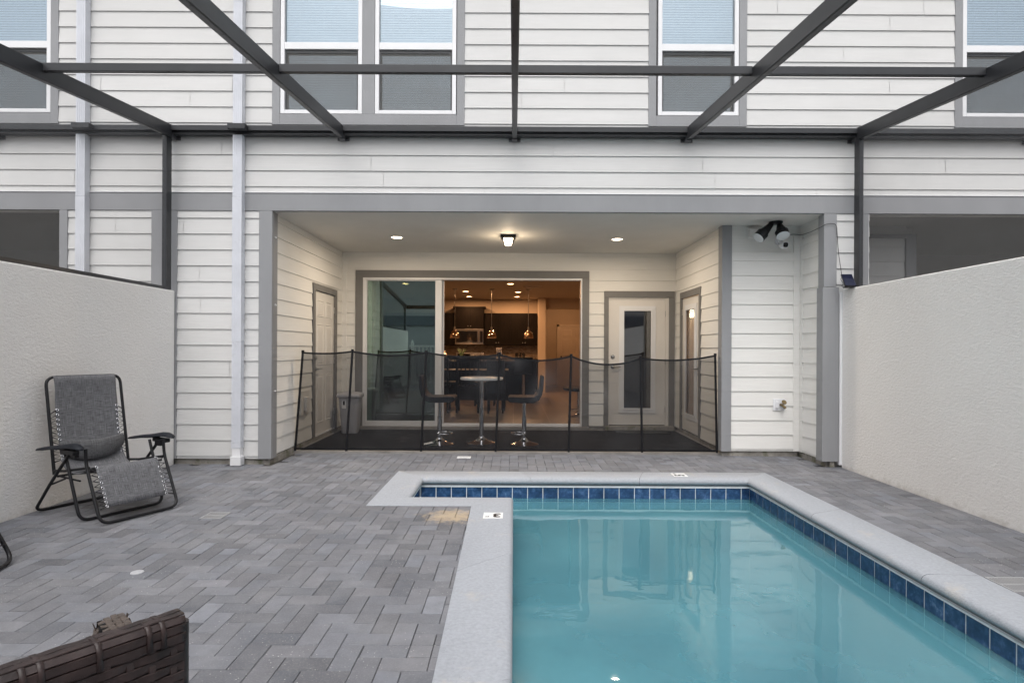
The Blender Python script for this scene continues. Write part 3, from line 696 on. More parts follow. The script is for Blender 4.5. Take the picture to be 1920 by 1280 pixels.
# glazed door in the back wall
def glazed(name, org, u, nrm, w, z0, z1, handle_u, hside, hinge_u, glow=False, gfrac=(.2, .72)):
    org, u, nrm = Vector(org), Vector(u), Vector(nrm); mtx = Matrix(((u.x, nrm.x, 0, org.x), (u.y, nrm.y, 0, org.y), (0, 0, 1, 0), (0, 0, 0, 1)))
    if mtx.to_3x3().determinant() < 0: pass
    g0, g1 = w * gfrac[0], w * gfrac[1]; za, zb = z0 + .24, z1 - .16
    lf = MB()
    for q in ((0, g0, z0, z1), (g1, w, z0, z1), (g0, g1, z0, za), (g0, g1, zb, z1)): lf.box(q[0], q[1], -.045, 0, q[2], q[3], mtx)
    d = lf.build(name, 'door', house)
    fr = MB(); e = .055
    for q in ((g0 - e, g0 + .012, za - e, zb + e), (g1 - .012, g1 + e, za - e, zb + e), (g0 + .012, g1 - .012, za - e, za + .012), (g0 + .012, g1 - .012, zb - .012, zb + e)): fr.box(q[0], q[1], .0005, .014, q[2], q[3], mtx)
    for q in ((g0 - .01, g0 + .022, za - .01, zb + .01), (g1 - .022, g1 + .01, za - .01, zb + .01), (g0 + .022, g1 - .022, za - .01, za + .022), (g0 + .022, g1 - .022, zb - .022, zb + .01)): fr.box(q[0], q[1], .012, .022, q[2], q[3], mtx)
    fr.build('glazing_frame', 'white_frame', d)
    MB().box(g0, g1, -.012, -.006, za, zb, mtx).build('glass_pane', 'door_glass', d)
    bl = MB(); z = zb - .005
    for k in range(7): bl.box(g0 + .02, g1 - .02, -.032, -.022, z - .004 - k * .010, z - k * .010, mtx)
    bl.build('blind_stack', 'blind', d)
    hp = mtx @ Vector((handle_u, 0, 1.02)); lever(d, hp, u, nrm, hside)
    for z in (.35, 1.1, 1.85): MB().box(hinge_u - .008, hinge_u + .008, -.01, .012, z - .045, z + .045, mtx).build('hinge', 'nickel', d)
    return d
ddx0, ddx1 = X(1142, Zr), X(1252, Zr); lz0, lz1 = .11, Zz(560, Zr)
t = MB(); t.box(dx0, ddx0 - .012, Zr - .03, Zr + .02, .05, dz1 - .10); t.box(ddx1 + .012, dx1, Zr - .03, Zr + .02, .05, dz1 - .10); t.box(dx0, dx1, Zr - .031, Zr + .02, dz1 - .0995, dz1)
t.build('door_trim', 'trim_porch_shaded', house, bevel=.003)
t = MB(); t.box(ddx0 - .012, ddx0, Zr - .012, Zr + .08, .05, dz1 - .1); t.box(ddx1 - .035, ddx1 + .012, Zr - .012, Zr + .08, .05, dz1 - .1); t.box(ddx0, ddx1 - .035, Zr - .012, Zr + .08, lz1 + .003, dz1 - .1)
t.build('door_jamb', 'door', house)
glazed('back_door', (ddx0 + .003, Zr + .002, 0), (1, 0, 0), (0, -1, 0), ddx1 - ddx0 - .04, lz0, lz1, .055, 1, ddx1 - ddx0 - .038, gfrac=(.235, .76))
# glazed door in the right porch wall
xw = 2.55; a, b_ = DR[0] + .085, DR[1] - .06
t = MB(); t.box(xw - .022, xw + .02, DR[0], a - .002, .08, 2.15); t.box(xw - .022, xw + .02, b_ + .002, DR[1], .08, 2.15); t.box(xw - .0225, xw + .02, a - .002, b_ + .002, 2.055, 2.149)
t.build('door_trim', 'trim_porch_shaded', house, bevel=.003)
gd = glazed('side_door', (xw + .006, a, 0), (0, 1, 0), (-1, 0, 0), b_ - a, .10, 2.05, .06, 1, b_ - a + .004, gfrac=(.22, .76))

# ---- porch fittings that belong to the wall
op = P(571, 760, 7.45); ob = MB(); ob.box(-2.69, -2.672, 7.30, 7.58, .43, .74); ob.box(-2.672, -2.635, 7.40, 7.50, .48, .66)
tag(ob.build('outlet_cover', 'door', None, bevel=.006), 'cream outdoor outlet cover on the porch wall left of the six-panel door', 'outlet')

# ------------------------------------------------------------------ neighbouring units
def neighbour(sgn, label):
    r = thing('townhouse', label, 'house', (sgn * 7.6, 10, 0))
    x0, x1 = (3.80, 11.4) if sgn > 0 else (-11.4, -3.80)
    mb = MB()
    if sgn > 0:
        wt0 = X(1786); hol = [(wt0 + .02 - x0, wt0 + 1.06 - x0, wz0 + .02, wtop - .02), (.12, 6.2, 0, BAND0 + .1), (0, 7.6, BAND0 + .01, BAND1 - .01)]
    else:
        wt1 = X(109); hol = [(wt1 - 2.1 - x0, wt1 - .02 - x0, wz0 + .02, wtop - .02), (1.0, X(127) - x0, 0, BAND0 + .1), (0, 7.6, BAND0 + .01, BAND1 - .01)]
    siding(mb, (x0, Zf), (1, 0), (0, -1), 7.6, .06, HT, hol, seed=5 + sgn); mb.build('siding', 'siding', r)
    bk = MB(); bk.box(x0, x1, Zf + .004, Zf + .15, BAND0 + .003, wz0); bk.box(x0, x1, Zf + .004, Zf + .15, wtop, HT)
    if sgn > 0: bk.box(x0, wt0 + .06, Zf + .004, Zf + .15, wz0, wtop); bk.box(wt0 + 1.02, x1, Zf + .004, Zf + .15, wz0, wtop)
    else: bk.box(wt1 - .06, x1, Zf + .004, Zf + .15, wz0, wtop); bk.box(x0, wt1 - 2.06, Zf + .004, Zf + .15, wz0, wtop); bk.box(X(127), x1, Zf + .004, Zf + .1, .06, BAND0)
    bk.build('wall_sheathing', 'siding', r)
    B(x0, x1, Zf - .022, Zf + .02, BAND0, BAND1).build('band_board', 'trim', r, bevel=.003)
    B(x0, x1, Zf - .03, Zf - .005, BAND1 + .001, BAND1 + .008).build('flashing', 'white_frame', r)
    p = MB()
    if sgn > 0:
        p.box(3.84, 3.905, Zf - .024, Zf + .1, .06, BAND0 - .002)
        q = MB(); siding(q, (3.95, Zn), (1, 0), (0, -1), .78, .06, BAND0 - .15, (), False); q.box(3.9, 4.76, Zn + .004, Zn + .1, .06, BAND0); q.box(4.80, 4.9, Zn + .1, Zr, 0, BAND0); q.box(4.7, 9.8, Zr, Zr + .1, 0, BAND0); q.box(9.7, 9.8, Zf, Zr, 0, BAND0)
        q.build('porch_wall', 'siding', r)
        p.box(4.735, 4.86, Zn - .03, Zn + .1, .06, BAND0 - .1); p.box(3.9, 4.735, Zn - .028, Zn + .003, BAND0 - .15, BAND0 - .10); p.box(3.9, 4.735, Zn - .028, Zn - .015, 1.80, 1.86)
        B(3.80, 9.8, Zf + .021, Zr + .1, BAND0 - .004, BAND0 + .08).build('porch_ceiling', 'ceil', r)
        win_trim(wt0, wt0 + 1.08, r); sash_window(X(1801), X(1801) + .9, r); B(x0 + .3, x1 - .3, Zf + .4, Zf + .42, 3.6, 5.8).build('upper_room_wall', 'far_dark', r)
        MB().add([(3.905, Zf + .11, 0), (9.7, Zf + .11, 0), (9.7, Zf + .11, BAND0 - .005), (3.905, Zf + .11, BAND0 - .005)], [(0, 1, 2, 3)]).build('porch_screen', 'porch_screen', r)
        B(4.9, 9.7, Zr - .05, Zr - .001, .05, 2.2).build('dark_patio_door', 'black_glass', r)
    else:
        p.box(X(285), -3.862, Zf - .024, Zf + .002, .06, BAND0 - .002)
        p.box(X(113), X(128), Zf - .024, Zf + .1, .06, BAND0 - .002)
        q = MB(); q.box(X(113) - .05, X(113), Zf + .1, Zr, 0, BAND0); q.box(-10.5, X(113), Zr, Zr + .1, 0, BAND0); q.box(-10.5, -10.4, Zf, Zr, 0, BAND0); q.build('porch_wall', 'siding', r)
        B(-10.5, X(113), Zf + .021, Zr + .1, BAND0 - .004, BAND0 + .08).build('porch_ceiling', 'ceil', r)
        downspout(-4.78, r, foot=False)
        win_trim(wt1 - 2.12, wt1, r, [(wt1 - 1.13, wt1 - .99)]); sash_window(wt1 - .99, X(94), r); sash_window(wt1 - 2.03, wt1 - 1.13, r); B(x0 + .3, x1 - .3, Zf + .4, Zf + .42, 3.6, 5.8).build('upper_room_wall', 'far_dark', r)
        MB().add([(-10.4, Zf + .11, 0), (X(113), Zf + .11, 0), (X(113), Zf + .11, BAND0 - .005), (-10.4, Zf + .11, BAND0 - .005)], [(0, 1, 2, 3)]).build('porch_screen', 'porch_screen', r)
        B(-10.0, X(113) - .2, Zr - .05, Zr - .001, .05, 2.2).build('dark_patio_door', 'black_glass', r)
    p.build('corner_post', 'trim', r, bevel=.003)
    B(x0, x1, Zf - .35, 19.3, HT, HT + .2).build('roof', 'roof', r)
neighbour(-1, 'neighbouring townhouse beyond the left wall with a grey trimmed dark porch')
neighbour(1, 'neighbouring townhouse beyond the right wall with an unlit porch and one upper window')

# ------------------------------------------------------------------ screen enclosure over the pool
enc = thing('pool_enclosure', 'dark bronze aluminium pool cage with slanting roof beams and insect screen', 'pool cage', (0, 3, 1.95))
SL = .108
def zb_(y): return 3.569 - SL * (6.30 - y)        # underside of the roof beams
YF = -2.0
bxs = [-3.745, -1.885, .0, 1.895, 3.735]
for i, bx in enumerate(bxs):
    mb = MB(); mb.beam((bx, 6.30, zb_(6.30) + .066), (bx, YF, zb_(YF) + .066), .046, .132)
    for s in (-1, 1): mb.beam((bx + s * .0225, 6.30, zb_(6.30) + .012), (bx + s * .0225, YF, zb_(YF) + .012), .008, .012)
    o = mb.build('roof_beam', 'dark_alu', enc, bevel=.003)
    y = 6.0
    while y > 2.4:
        MB().lathe([(.005, -.003), (.005, 0)], (bx + .012 * (1 if i % 2 else -1), y, zb_(y) + .001), 8).build('screw', 'screw', o); y -= .38
mb = MB()
for a, b_ in zip(bxs, bxs[1:]): mb.box(a + .023, b_ - .023, 4.565, 4.61, zb_(4.58) + .074, zb_(4.58) + .136)
mb.build('purlin', 'dark_alu', enc, bevel=.002)
mb = MB()
mb.box(-9, 9, 6.30, 6.395, 3.622, 3.683); mb.box(-9, 9, 6.27, 6.299, 3.634, 3.690)
mb.box(-9, 9, 6.305, 6.385, 3.603, 3.621)
led = mb.build('ledger', 'dark_alu', enc, bevel=.003)
for xs in (-2.98, -4.65): B(xs - .095, xs + .095, 6.195, 6.268, 3.628, 3.684).build('downspout_collar', 'dark_alu', enc, bevel=.003)
for bx in bxs + [-5.68, 5.66]:
    mb = MB(); w = .065
    mb.box(bx - w, bx + w, 6.385, 6.394, 3.565, 3.602); mb.box(bx - .027, bx + .027, 6.30, 6.385, 3.56, 3.602)
    o = mb.build('bracket', 'brushed', enc)
    for s in (-1, 1): MB().lathe([(.006, 0), (.006, .004)], n=8, mtx=Matrix.Translation((bx + s * .045, 6.386, 3.588)) @ Matrix.Rotation(R(90), 4, 'X')).build('screw', 'screw', o)
for s, x0, x1, ht in ((-1, -3.792, -3.744, 1.908), (1, 3.712, 3.758, 1.958)):
    mb = MB(); mb.box(x0, x1, 6.24, 6.265, ht + .004, zb_(6.25)); mb.box(x0, x1, 6.266, 6.268, ht + .004, zb_(6.26)); mb.box(x0 + .001, x1 - .001, 6.268, 6.335, ht + .004, 3.60); mb.build('corner_column', 'dark_alu', enc, bevel=.003)
    xc = (x0 + x1) / 2
    mb = MB(); yy = 4.6; mb.box(xc - .025, xc + .025, YF, 6.27, ht + .003, ht + .033) if s < 0 else mb.box(xc - .08, xc - .03, YF, 6.27, ht + .003, ht + .012)
    mb.build('bottom_rail', 'dark_alu', enc)
    MB().add([(xc, 6.27, ht + .03), (xc, YF, ht + .03), (xc, YF, zb_(YF)), (xc, 6.27, zb_(6.27))], [(0, 1, 2, 3)]).build('side_screen', 'side_screen', enc)
for a, b_ in zip(bxs, bxs[1:]):
    MB().add([(a + .02, 6.3, zb_(6.3) + .128), (b_ - .02, 6.3, zb_(6.3) + .128), (b_ - .02, YF, zb_(YF) + .128), (a + .02, YF, zb_(YF) + .128)], [(0, 1, 2, 3)]).build('roof_screen', 'roof_screen', enc)
mb = MB(); mb.box(-3.85, 3.85, YF - .05, YF, zb_(YF), zb_(YF) + .13)
for x_ in (-3.8, -1.885, 1.895, 3.8): mb.box(x_ - .03, x_ + .03, YF - .05, YF, 0, zb_(YF))
mb.build('front_frame', 'dark_alu', enc)

# ------------------------------------------------------------------ mesh safety fence
fb = [(553, 851), (649, 850), (789, 850), (929, 851), (1066, 851.5), (1204, 852), (1344, 853)]
ftp = [(568, 657), (661, 655), (799.5, 657), (937, 661), (1071, 664), (1201, 668), (1341, 663)]
ZFc = 7.115
fence = thing('safety_fence', 'low black mesh pool safety fence on thin leaning poles across the porch', 'safety fence', (0, ZFc, 0))
fbp = [P(*p, ZFc) for p in fb]; ftpp = [P(*p, ZFc) for p in ftp]
for p in fbp: p.z = -.005
for a, b_ in zip(fbp, ftpp):
    MB().tube([a, b_], .0145, 10).tube([b_ - (b_ - a).normalized() * .03, b_ + (b_ - a).normalized() * .004], .0175, 10).build('pole', 'black', fence, smooth=True)
sag = [3, 7, 6, 10, 14, 6]
def wav(u, v, i):
    return (.045 * math.sin(u * 5 + i * 2 + v * 5) + .030 * math.sin(u * 9 - v * 8 + i) + .008 * math.sin(u * 19 + v * 15)) * math.sin(math.pi * u) * (.35 + v)
for i in range(6):
    A0, A1, B0, B1 = fbp[i], ftpp[i], fbp[i + 1], ftpp[i + 1]; rows = []; top = []; nU, nV = 20, 16
    for v in range(nV + 1):
        t = .045 + (v / nV) * .945; row = []
        for u in range(nU + 1):
            s = u / nU; p = (A0.lerp(A1, t)).lerp(B0.lerp(B1, t), s); dz = -4 * s * (1 - s) * sag[i] * ZFc / F * t * t
            p = p + Vector((0, wav(s, t, i), dz - .012 * (t > .98))); row.append(p)
        rows.append(row); top = row
    mb = MB().grid(rows)
    mb.build('mesh_panel', 'fence_mesh', fence, smooth='all')
    for row, hw, nm in ((rows[-1], .011, 'top_band'), (rows[0], .010, 'bottom_band')):
        MB().grid([[p + Vector((0, -.002, -hw)) for p in row], [p + Vector((0, -.002, hw)) for p in row]]).build(nm, 'black', fence, solid=.003)
B(2.49, 2.512, ZFc - .05, ZFc - .045, 1.19, 1.20).build('latch_hook', 'nickel', fence)

# ------------------------------------------------------------------ porch things
cz = .026
B(-2.63, 2.50, 7.17, Zr - .13, cz + .001, cz + .008).build('porch_carpet', 'carpet')
tag(bpy.data.objects['porch_carpet'], 'large charcoal outdoor carpet covering the porch floor', 'carpet')
cz += .009
mb = MB(); m0 = P(1153, 811, 8.75); mb.box(1.54, 2.34, 8.62, 8.94, cz, cz + .012); tag(mb.build('door_mat', 'mat', bevel=.004), 'thin black door mat in front of the glazed back door', 'door mat')
# waste bin
bn = thing('waste_bin', 'tall tapered grey plastic waste bin beside the six-panel door', 'waste bin', (-2.42, 8.62, cz))
def rrect(w, d, z, r=.04, n=4):
    out = []
    for cx, cy, a0 in ((w / 2 - r, d / 2 - r, 0), (-w / 2 + r, d / 2 - r, 90), (-w / 2 + r, -d / 2 + r, 180), (w / 2 - r, -d / 2 + r, 270)):
        for k in range(n + 1): a = R(a0 + 90 * k / n); out.append((cx + r * math.cos(a), cy + r * math.sin(a), z))
    return out
def loft(mb, loops, c=(0, 0, 0), close=True):
    c = Vector(c); k0 = len(mb.v); n_ = len(loops[0])
    for l in loops: mb.v += [Vector(p) + c for p in l]
    for i in range(len(loops) - 1):
        for j in range(n_): a = k0 + i * n_; mb.f.append((a + j, a + (j + 1) % n_, a + n_ + (j + 1) % n_, a + n_ + j))
    if close: mb.f.append(tuple(k0 + j for j in reversed(range(n_)))); mb.f.append(tuple(k0 + (len(loops) - 1) * n_ + j for j in range(n_)))
    return mb
c_ = bn.location
loft(MB(), [rrect(.215, .19, 0), rrect(.225, .2, .02), rrect(.30, .27, .53)], c_).build('bin_body', 'bin', bn, smooth=True)
loft(MB(), [rrect(.33, .30, .525), rrect(.345, .315, .535), rrect(.345, .315, .565), rrect(.32, .29, .585), rrect(.2, .18, .60)], c_).build('lid', 'bin', bn, smooth=True)
B(c_.x - .09, c_.x - .03, c_.y - .1345, c_.y - .1325, c_.z + .37, c_.z + .49).build('sticker', 'label', bn)
B(c_.x - .075, c_.x - .045, c_.y - .1355, c_.y - .1347, c_.z + .42, c_.z + .48).build('sticker_print', 'ink', bn)

# bar table and stools
def lathe_base(r): return [(r, 0), (r, .006), (r * .93, .012), (r * .6, .028), (r * .32, .05), (r * .2, .075), (.034, .085), (.034, .10)]
tb_ = thing('bar_table', 'small round bar table with white marble top and chrome pedestal', 'bar table', (X(903.6, 7.72), 7.72, cz))
c_ = tb_.location; mb = MB(); mb.lathe(lathe_base(.20), c_, 32); mb.build('pedestal_base', 'chrome', tb_, smooth=True)
MB().lathe([(.030, .095), (.030, .48), (.024, .485), (.024, .83)], c_, 20).build('column', 'chrome', tb_, smooth=True)
MB().lathe([(.1, .825), (.10, .835), (.278, .84), (.285, .845), (.285, .868), (.28, .873)], c_, 48).build('table_top', 'marble', tb_, smooth=True)
def stool():
    t = thing('bar_stool', 'x', 'bar stool')
    MB().lathe(lathe_base(.19), (0, 0, 0), 32).build('round_base', 'chrome', t, smooth=True)
    MB().lathe([(.031, .09), (.031, .36), (.024, .365), (.024, .57)], (0, 0, 0), 20).build('column', 'chrome', t, smooth=True)
    fr = MB(); pts = [(.07 + .10 * math.cos(a), .12 * math.sin(a), .145) for a in [R(q) for q in range(-150, 151, 15)]]
    fr.tube(pts + [], .008, 8); fr.tube([pts[0], (0, -.02, .16)], .008, 8); fr.tube([pts[-1], (0, .02, .16)], .008, 8); fr.build('footrest', 'chrome', t, smooth=True)
    prof = [(.21, .605), (.215, .62), (.19, .638), (.0, .632), (-.12, .635), (-.17, .665), (-.195, .73), (-.215, .90), (-.23, .908), (-.25, .90), (-.24, .74), (-.222, .66), (-.185, .595), (-.12, .562), (.0, .556), (.19, .568), (.21, .585)]
    mb = MB(); W_ = .2
    loops = []
    for k, (yy, s) in enumerate(((-W_, .9), (-W_ + .012, 1), (-.07, 1), (.07, 1), (W_ - .012, 1), (W_, .9))):
        cxp = sum(p[0] for p in prof) / len(prof)
        loops.append([(p[0], yy, p[1] if s == 1 else p[1] + (.6 - p[1]) * .02) for p in prof])
    loft(mb, loops); mb.build('seat_shell', 'vinyl_black', t, smooth=True, bevel=.006)
    return t
s1 = stool(); s1.name = 'bar_stool'; s1['group'] = 'bar stools at the porch table'
s1.location = (X(825, 7.62), 7.62, cz); s1['label'] = 'black bar stool with chrome stem left of the round marble table'
s2 = copy_tree(s1); s2.location = (X(983.5, 7.62), 7.62, cz); s2.rotation_euler = (0, 0, R(180)); s2['label'] = 'black bar stool with chrome stem right of the round marble table'
pb = P(806, 828, 7.5)
tag(MB().add([(-1.15, 7.47, cz + .012), (-1.03, 7.50, cz + .030), (-1.06, 7.60, cz + .034), (-1.16, 7.56, cz + .018)], [(0, 1, 2, 3)]).build('paper_tag', 'label', solid=.002),
    'scrap of white paper lying on the foot of the left bar stool', 'paper')

# porch lamps
def downlight(p, label, group, mat, power, col, r=.07):
    t = thing('recessed_light', label, 'ceiling light', p, group=group)
    c = Vector(p); mb = MB(); mb.lathe([(r, -.001), (r + .022, -.001), (r + .02, -.007), (r + .002, -.010)], c, 24, cap=False); mb.build('trim_ring', 'white_frame', t, smooth=True)
    MB().lathe([(r, -.003), (r * .5, -.004), (.001, -.004)], c, 24).build('lens', mat, t)
    if power: area_lamp('lamp_light', (c.x, c.y, c.z - .03), r * 1.3, power, col, t)
    return t
zc = BAND0 - .005; WARM = (1, .82, .62)
pA = P(744, 444.5, 1); kA = (zc - H) / (pA.z - H); pB = P(1157, 448, 1); kB = (zc - H) / (pB.z - H)
downlight((pA.x * kA, kA, zc), 'round recessed light in the porch ceiling above the sliding glass', 'recessed lights of the porch ceiling', 'warm_glow', 12, WARM)
downlight((pB.x * kB, kB, zc), 'round recessed light in the porch ceiling above the glazed back door', 'recessed lights of the porch ceiling', 'warm_glow', 12, WARM)
lc = Vector((X(952, 7.7), 7.7, zc)); lt = thing('ceiling_lantern', 'small square black porch lantern with lit glass on the ceiling', 'ceiling light', lc)
mb = MB(); mb.box(lc.x - .1, lc.x + .1, lc.y - .1, lc.y + .1, lc.z - .035, lc.z - .001); mb.box(lc.x - .085, lc.x + .085, lc.y - .085, lc.y + .085, lc.z - .045, lc.z - .035); mb.build('ceiling_plate', 'black', lt, bevel=.004)
loft(MB(), [[(s * sx, s * sy, z) for sx, sy in ((-1, -1), (1, -1), (1, 1), (-1, 1))] for s, z in ((.047, -.128), (.068, -.046))], lc).build('glass_shade', 'lantern_glow', lt)
mb = MB()
for sx in (-1, 1):
    for sy in (-1, 1): mb.beam(lc + Vector((.072 * sx, .072 * sy, -.044)), lc + Vector((.050 * sx, .050 * sy, -.134)), .010, .010)
mb.box(lc.x - .052, lc.x + .052, lc.y - .052, lc.y + .052, lc.z - .137, lc.z - .130); mb.build('lantern_frame', 'black', lt)
point_lamp('lantern_light', lc + Vector((0, 0, -.17)), .05, 4.5, (1, .78, .54), lt)

# flood light, camera, vent, cable, solar panel, hose tap
fp = P(1454.5, 410, 6.80); fp.z = zc
fl = thing('flood_light', 'black twin-head flood light under the porch ceiling', 'flood light', fp)
MB().lathe([(.078, -.001), (.078, -.015), (.06, -.026), (.02, -.03)], fp, 24).build('mounting_plate', 'black', fl, smooth=True)
def cone_head(a, b, r, par):
    a, b = Vector(a), Vector(b); d = b - a; L = d.length; q = Matrix.Translation(a) @ d.to_track_quat('Z', 'Y').to_matrix().to_4x4()
    k = MB().lathe([(.014, 0), (.022, .02), (.03, .05), (r * .8, L * .62), (r * .82, L * .66), (r, L * .68), (r, L * .96)], mtx=q, n=28, cap=True).build('lamp_head', 'black', par, smooth=True)
    MB().lathe([(r * .985, L * .962), (r * .98, L * .98), (r * .9, L * 1.0), (.002, L * 1.01)], mtx=q, n=28).build('lens', 'frost', k, smooth=True)
M['frost'] = paint('frosted_lens', (.66, .70, .72), .2, var=.03)
a1 = P(1450.5, 416, 6.80); b1 = P(1421, 447, 6.76); a2 = P(1459.5, 416, 6.80); b2 = P(1468.5, 443, 6.68)
MB().tube([fp + Vector((-.02, 0, -.02)), a1], .010).tube([fp + Vector((.02, 0, -.02)), a2], .010).lathe([(.018, -.012), (.018, .012)], a1, 12).lathe([(.018, -.012), (.018, .012)], a2, 12).build('swivel_joint', 'black', fl, smooth=True)
cone_head(a1, b1, .068, fl); cone_head(a2, b2, .074, fl)
cc = P(1470, 459, 6.88); cm = thing('security_camera', 'white security camera with dark lens on the niche wall under the flood light', 'security camera', cc)
mb = MB(); mb.tube([cc + Vector((0, .14, .07)), cc + Vector((0, .06, .065)), cc + Vector((0, .02, .03))], .016, 12); mb.lathe([(.045, 0), (.045, .02)], mtx=Matrix.Translation(cc + Vector((0, .147, .07))) @ Matrix.Rotation(R(90), 4, 'X'), n=20); mb.build('camera_mount', 'white_frame', cm, smooth=True)
q = Matrix.Translation(cc) @ Matrix.Rotation(R(100), 4, 'X')
MB().lathe([(.02, -.06), (.042, -.045), (.047, -.02), (.047, .02), (.042, .036), (.03, .042)], mtx=q, n=24).build('camera_body', 'white_frame', cm, smooth=True)
loft(MB(), [[(q @ Vector(p)) for p in rrect(.056, .056, z, .018)] for z in (.040, .0445)]).build('lens_window', 'black_glass', cm)
MB().lathe([(.012, .0446), (.012, .047)], mtx=q, n=16).build('lens', 'ink', cm)
v0, v1 = P(1400, 426, Zn), P(1421, 450, Zn); vb = MB(); yv = Zn - .016
cxv, czv = (v0.x + v1.x) / 2, (v0.z + v1.z) / 2
for s, y0, y1 in ((.070, yv - .012, yv), (.06, yv - .02, yv - .012)): vb.box(cxv - s, cxv + s, y0, y1, czv - s, czv + s)
vb.box(cxv - .055, cxv + .055, yv - .055, yv - .02, czv + .03, czv + .05); vb.add([(cxv - .055, yv - .055, czv + .05), (cxv + .055, yv - .055, czv + .05), (cxv + .045, yv - .018, czv - .045), (cxv - .045, yv - .018, czv - .045)], [(0, 1, 2, 3)])
tag(vb.build('wall_vent', 'siding_warm', bevel=.004), 'small cream hooded wall vent behind the flood light', 'vent')
cab = [P(1478, 440.5, 6.99), P(1489, 439, 6.99), P(1502, 441, 6.97), P(1520, 435, 6.72), P(1541, 425, 6.40), P(1548, 420.5, 6.37), P(1557, 419, 6.37), P(1566, 420, 6.37), P(1569, 425, 6.37), P(1571, 460, 6.375), P(1573, 480, 6.375), P(1578, 514, 6.37)]
tag(MB().tube(fillet(cab, .03, 3), .0032, 6).build('cable', 'black', smooth=True), 'thin black cable looping from the security camera to the solar panel', 'cable')
ca = [P(1577, 514, 6.30), P(1597, 514, 6.30), P(1606.5, 536, 6.18), P(1585, 536, 6.18)]
sp_ = thing('solar_panel', 'small tilted solar panel standing on the right stucco wall top', 'solar panel', (ca[3] + ca[2]) / 2)
nr = (ca[1] - ca[0]).cross(ca[3] - ca[0]).normalized()
if nr.y > 0: nr = -nr
def slab(cs, th, k=1.0):
    c = sum(cs, Vector()) / 4; t_ = [c + (p - c) * k for p in cs]; return MB().add(t_ + [p - nr * th for p in t_], [(0, 1, 2, 3), (7, 6, 5, 4), (0, 4, 5, 1), (1, 5, 6, 2), (2, 6, 7, 3), (3, 7, 4, 0)])
slab(ca, .012).build('panel_frame', 'black', sp_)
slab([p + nr * .0035 for p in ca], .003, .93).build('solar_cells', 'solar', sp_)
mid = (ca[0] + ca[1]) / 2
MB().beam(mid - nr * .014, Vector((mid.x, mid.y - .03, 1.964)), .02, .02).box(mid.x - .06, mid.x + .07, 6.15, 6.26, 1.959, 1.967).build('stand', 'black', sp_)
MB().tube(fillet([P(1580, 517, 6.36), P(1576, 524, 6.34), P(1582, 532, 6.31), P(1577, 537, 6.30), P(1588, 538, 6.28)], .02, 4), .003, 6).build('cable_tail', 'black', sp_, smooth=True)
h0 = P(1459, 758, Zn); ht_ = thing('hose_tap', 'brass hose tap on a white plate low on the niche wall', 'tap', (h0.x, Zn - .016, h0.z)); y_ = Zn - .016
B(h0.x - .072, h0.x + .072, y_ - .008, y_, h0.z - .072, h0.z + .072).build('wall_plate', 'white_frame', ht_, bevel=.004)
mb = MB(); mb.box(h0.x - .045, h0.x - .01, y_ - .03, y_ - .008, h0.z - .04, h0.z + .04); mb.build('timer_box', 'white_frame', ht_, bevel=.004)
mb = MB(); mb.tube([(h0.x + .02, y_ - .008, h0.z), (h0.x + .02, y_ - .06, h0.z - .005), (h0.x + .04, y_ - .09, h0.z - .035)], .016, 12); mb.tube([(h0.x + .02, y_ - .05, h0.z), (h0.x + .035, y_ - .06, h0.z + .03)], .007, 8)
mb.build('tap_body', 'brass_old', ht_, smooth=True)
MB().lathe([(.008, -.004), (.027, -.005), (.03, 0), (.027, .005), (.008, .004)], mtx=Matrix.Translation((h0.x + .037, y_ - .063, h0.z + .035)) @ Matrix.Rotation(R(60), 4, 'X'), n=14).build('tap_wheel', 'brass_old', ht_, smooth=True)
for i, z in enumerate((446, 572, 733)):
    p = P(508, z, Zf + .06)
    hk = MB().lathe([(.010, -.008), (.012, 0), (.008, .010)], mtx=Matrix.Translation((-2.662, Zf + .06, p.z)) @ Matrix.Rotation(R(90), 4, 'Y'), n=10).build('screw_cap', 'white_frame', house, smooth=True)

# ------------------------------------------------------------------ deck fittings
M['drain_grey'] = paint('dull_grey_plastic', (.31, .31, .315), .5)
def drain(x, y, w, d, label, mat='bin', slots=True, name='floor_drain'):
    t = thing(name, label, 'floor drain', (x, y, .002), group='drain covers in the paving')
    mb = MB(); e = .012
    mb.box(x - w / 2, x + w / 2, y - d / 2, y - d / 2 + e, -.004, .005); mb.box(x - w / 2, x + w / 2, y + d / 2 - e, y + d / 2, -.004, .005); mb.box(x - w / 2, x - w / 2 + e, y - d / 2 + e, y + d / 2 - e, -.004, .005); mb.box(x + w / 2 - e, x + w / 2, y - d / 2 + e, y + d / 2 - e, -.004, .005)
    k = max(3, int((w - 2 * e) / .016))
    for i in range(k + 1): xx = x - w / 2 + e + i * (w - 2 * e) / k; mb.box(xx - .0045, xx + .0045, y - d / 2 + e, y + d / 2 - e, -.004, .004)
    mb.box(x - w / 2 + e, x + w / 2 - e, y - .006, y + .006, -.003, .0045)
    mb.build('grate', mat, t); B(x - w / 2, x + w / 2, y - d / 2, y + d / 2, -.006, -.0045).build('drain_pit', 'ink', t)
q = P(870, 858.5, 6.86); drain(q.x, 6.86, .16, .11, 'small pale square drain cover in the pavers just before the safety fence', 'label')
q = P(404, 968, 4.43); drain(q.x, 4.43, .16, .16, 'small square drain cover in the pavers right of the reclining chair', 'drain_grey')
drain(2.785, 3.19, .22, .20, 'slotted grey square drain grate in the pavers right of the pool', 'drain_grey')
q = P(257, 1077, 3.30); mb = MB(); mb.lathe([(.034, .000), (.033, .004), (.012, .005), (.011, .007), (.001, .007)], (q.x, 3.30, .001), 20)
tag(mb.build('deck_cap', 'bin'), 'small round pale plastic cap set in the paving near the wicker chair', 'deck cap')

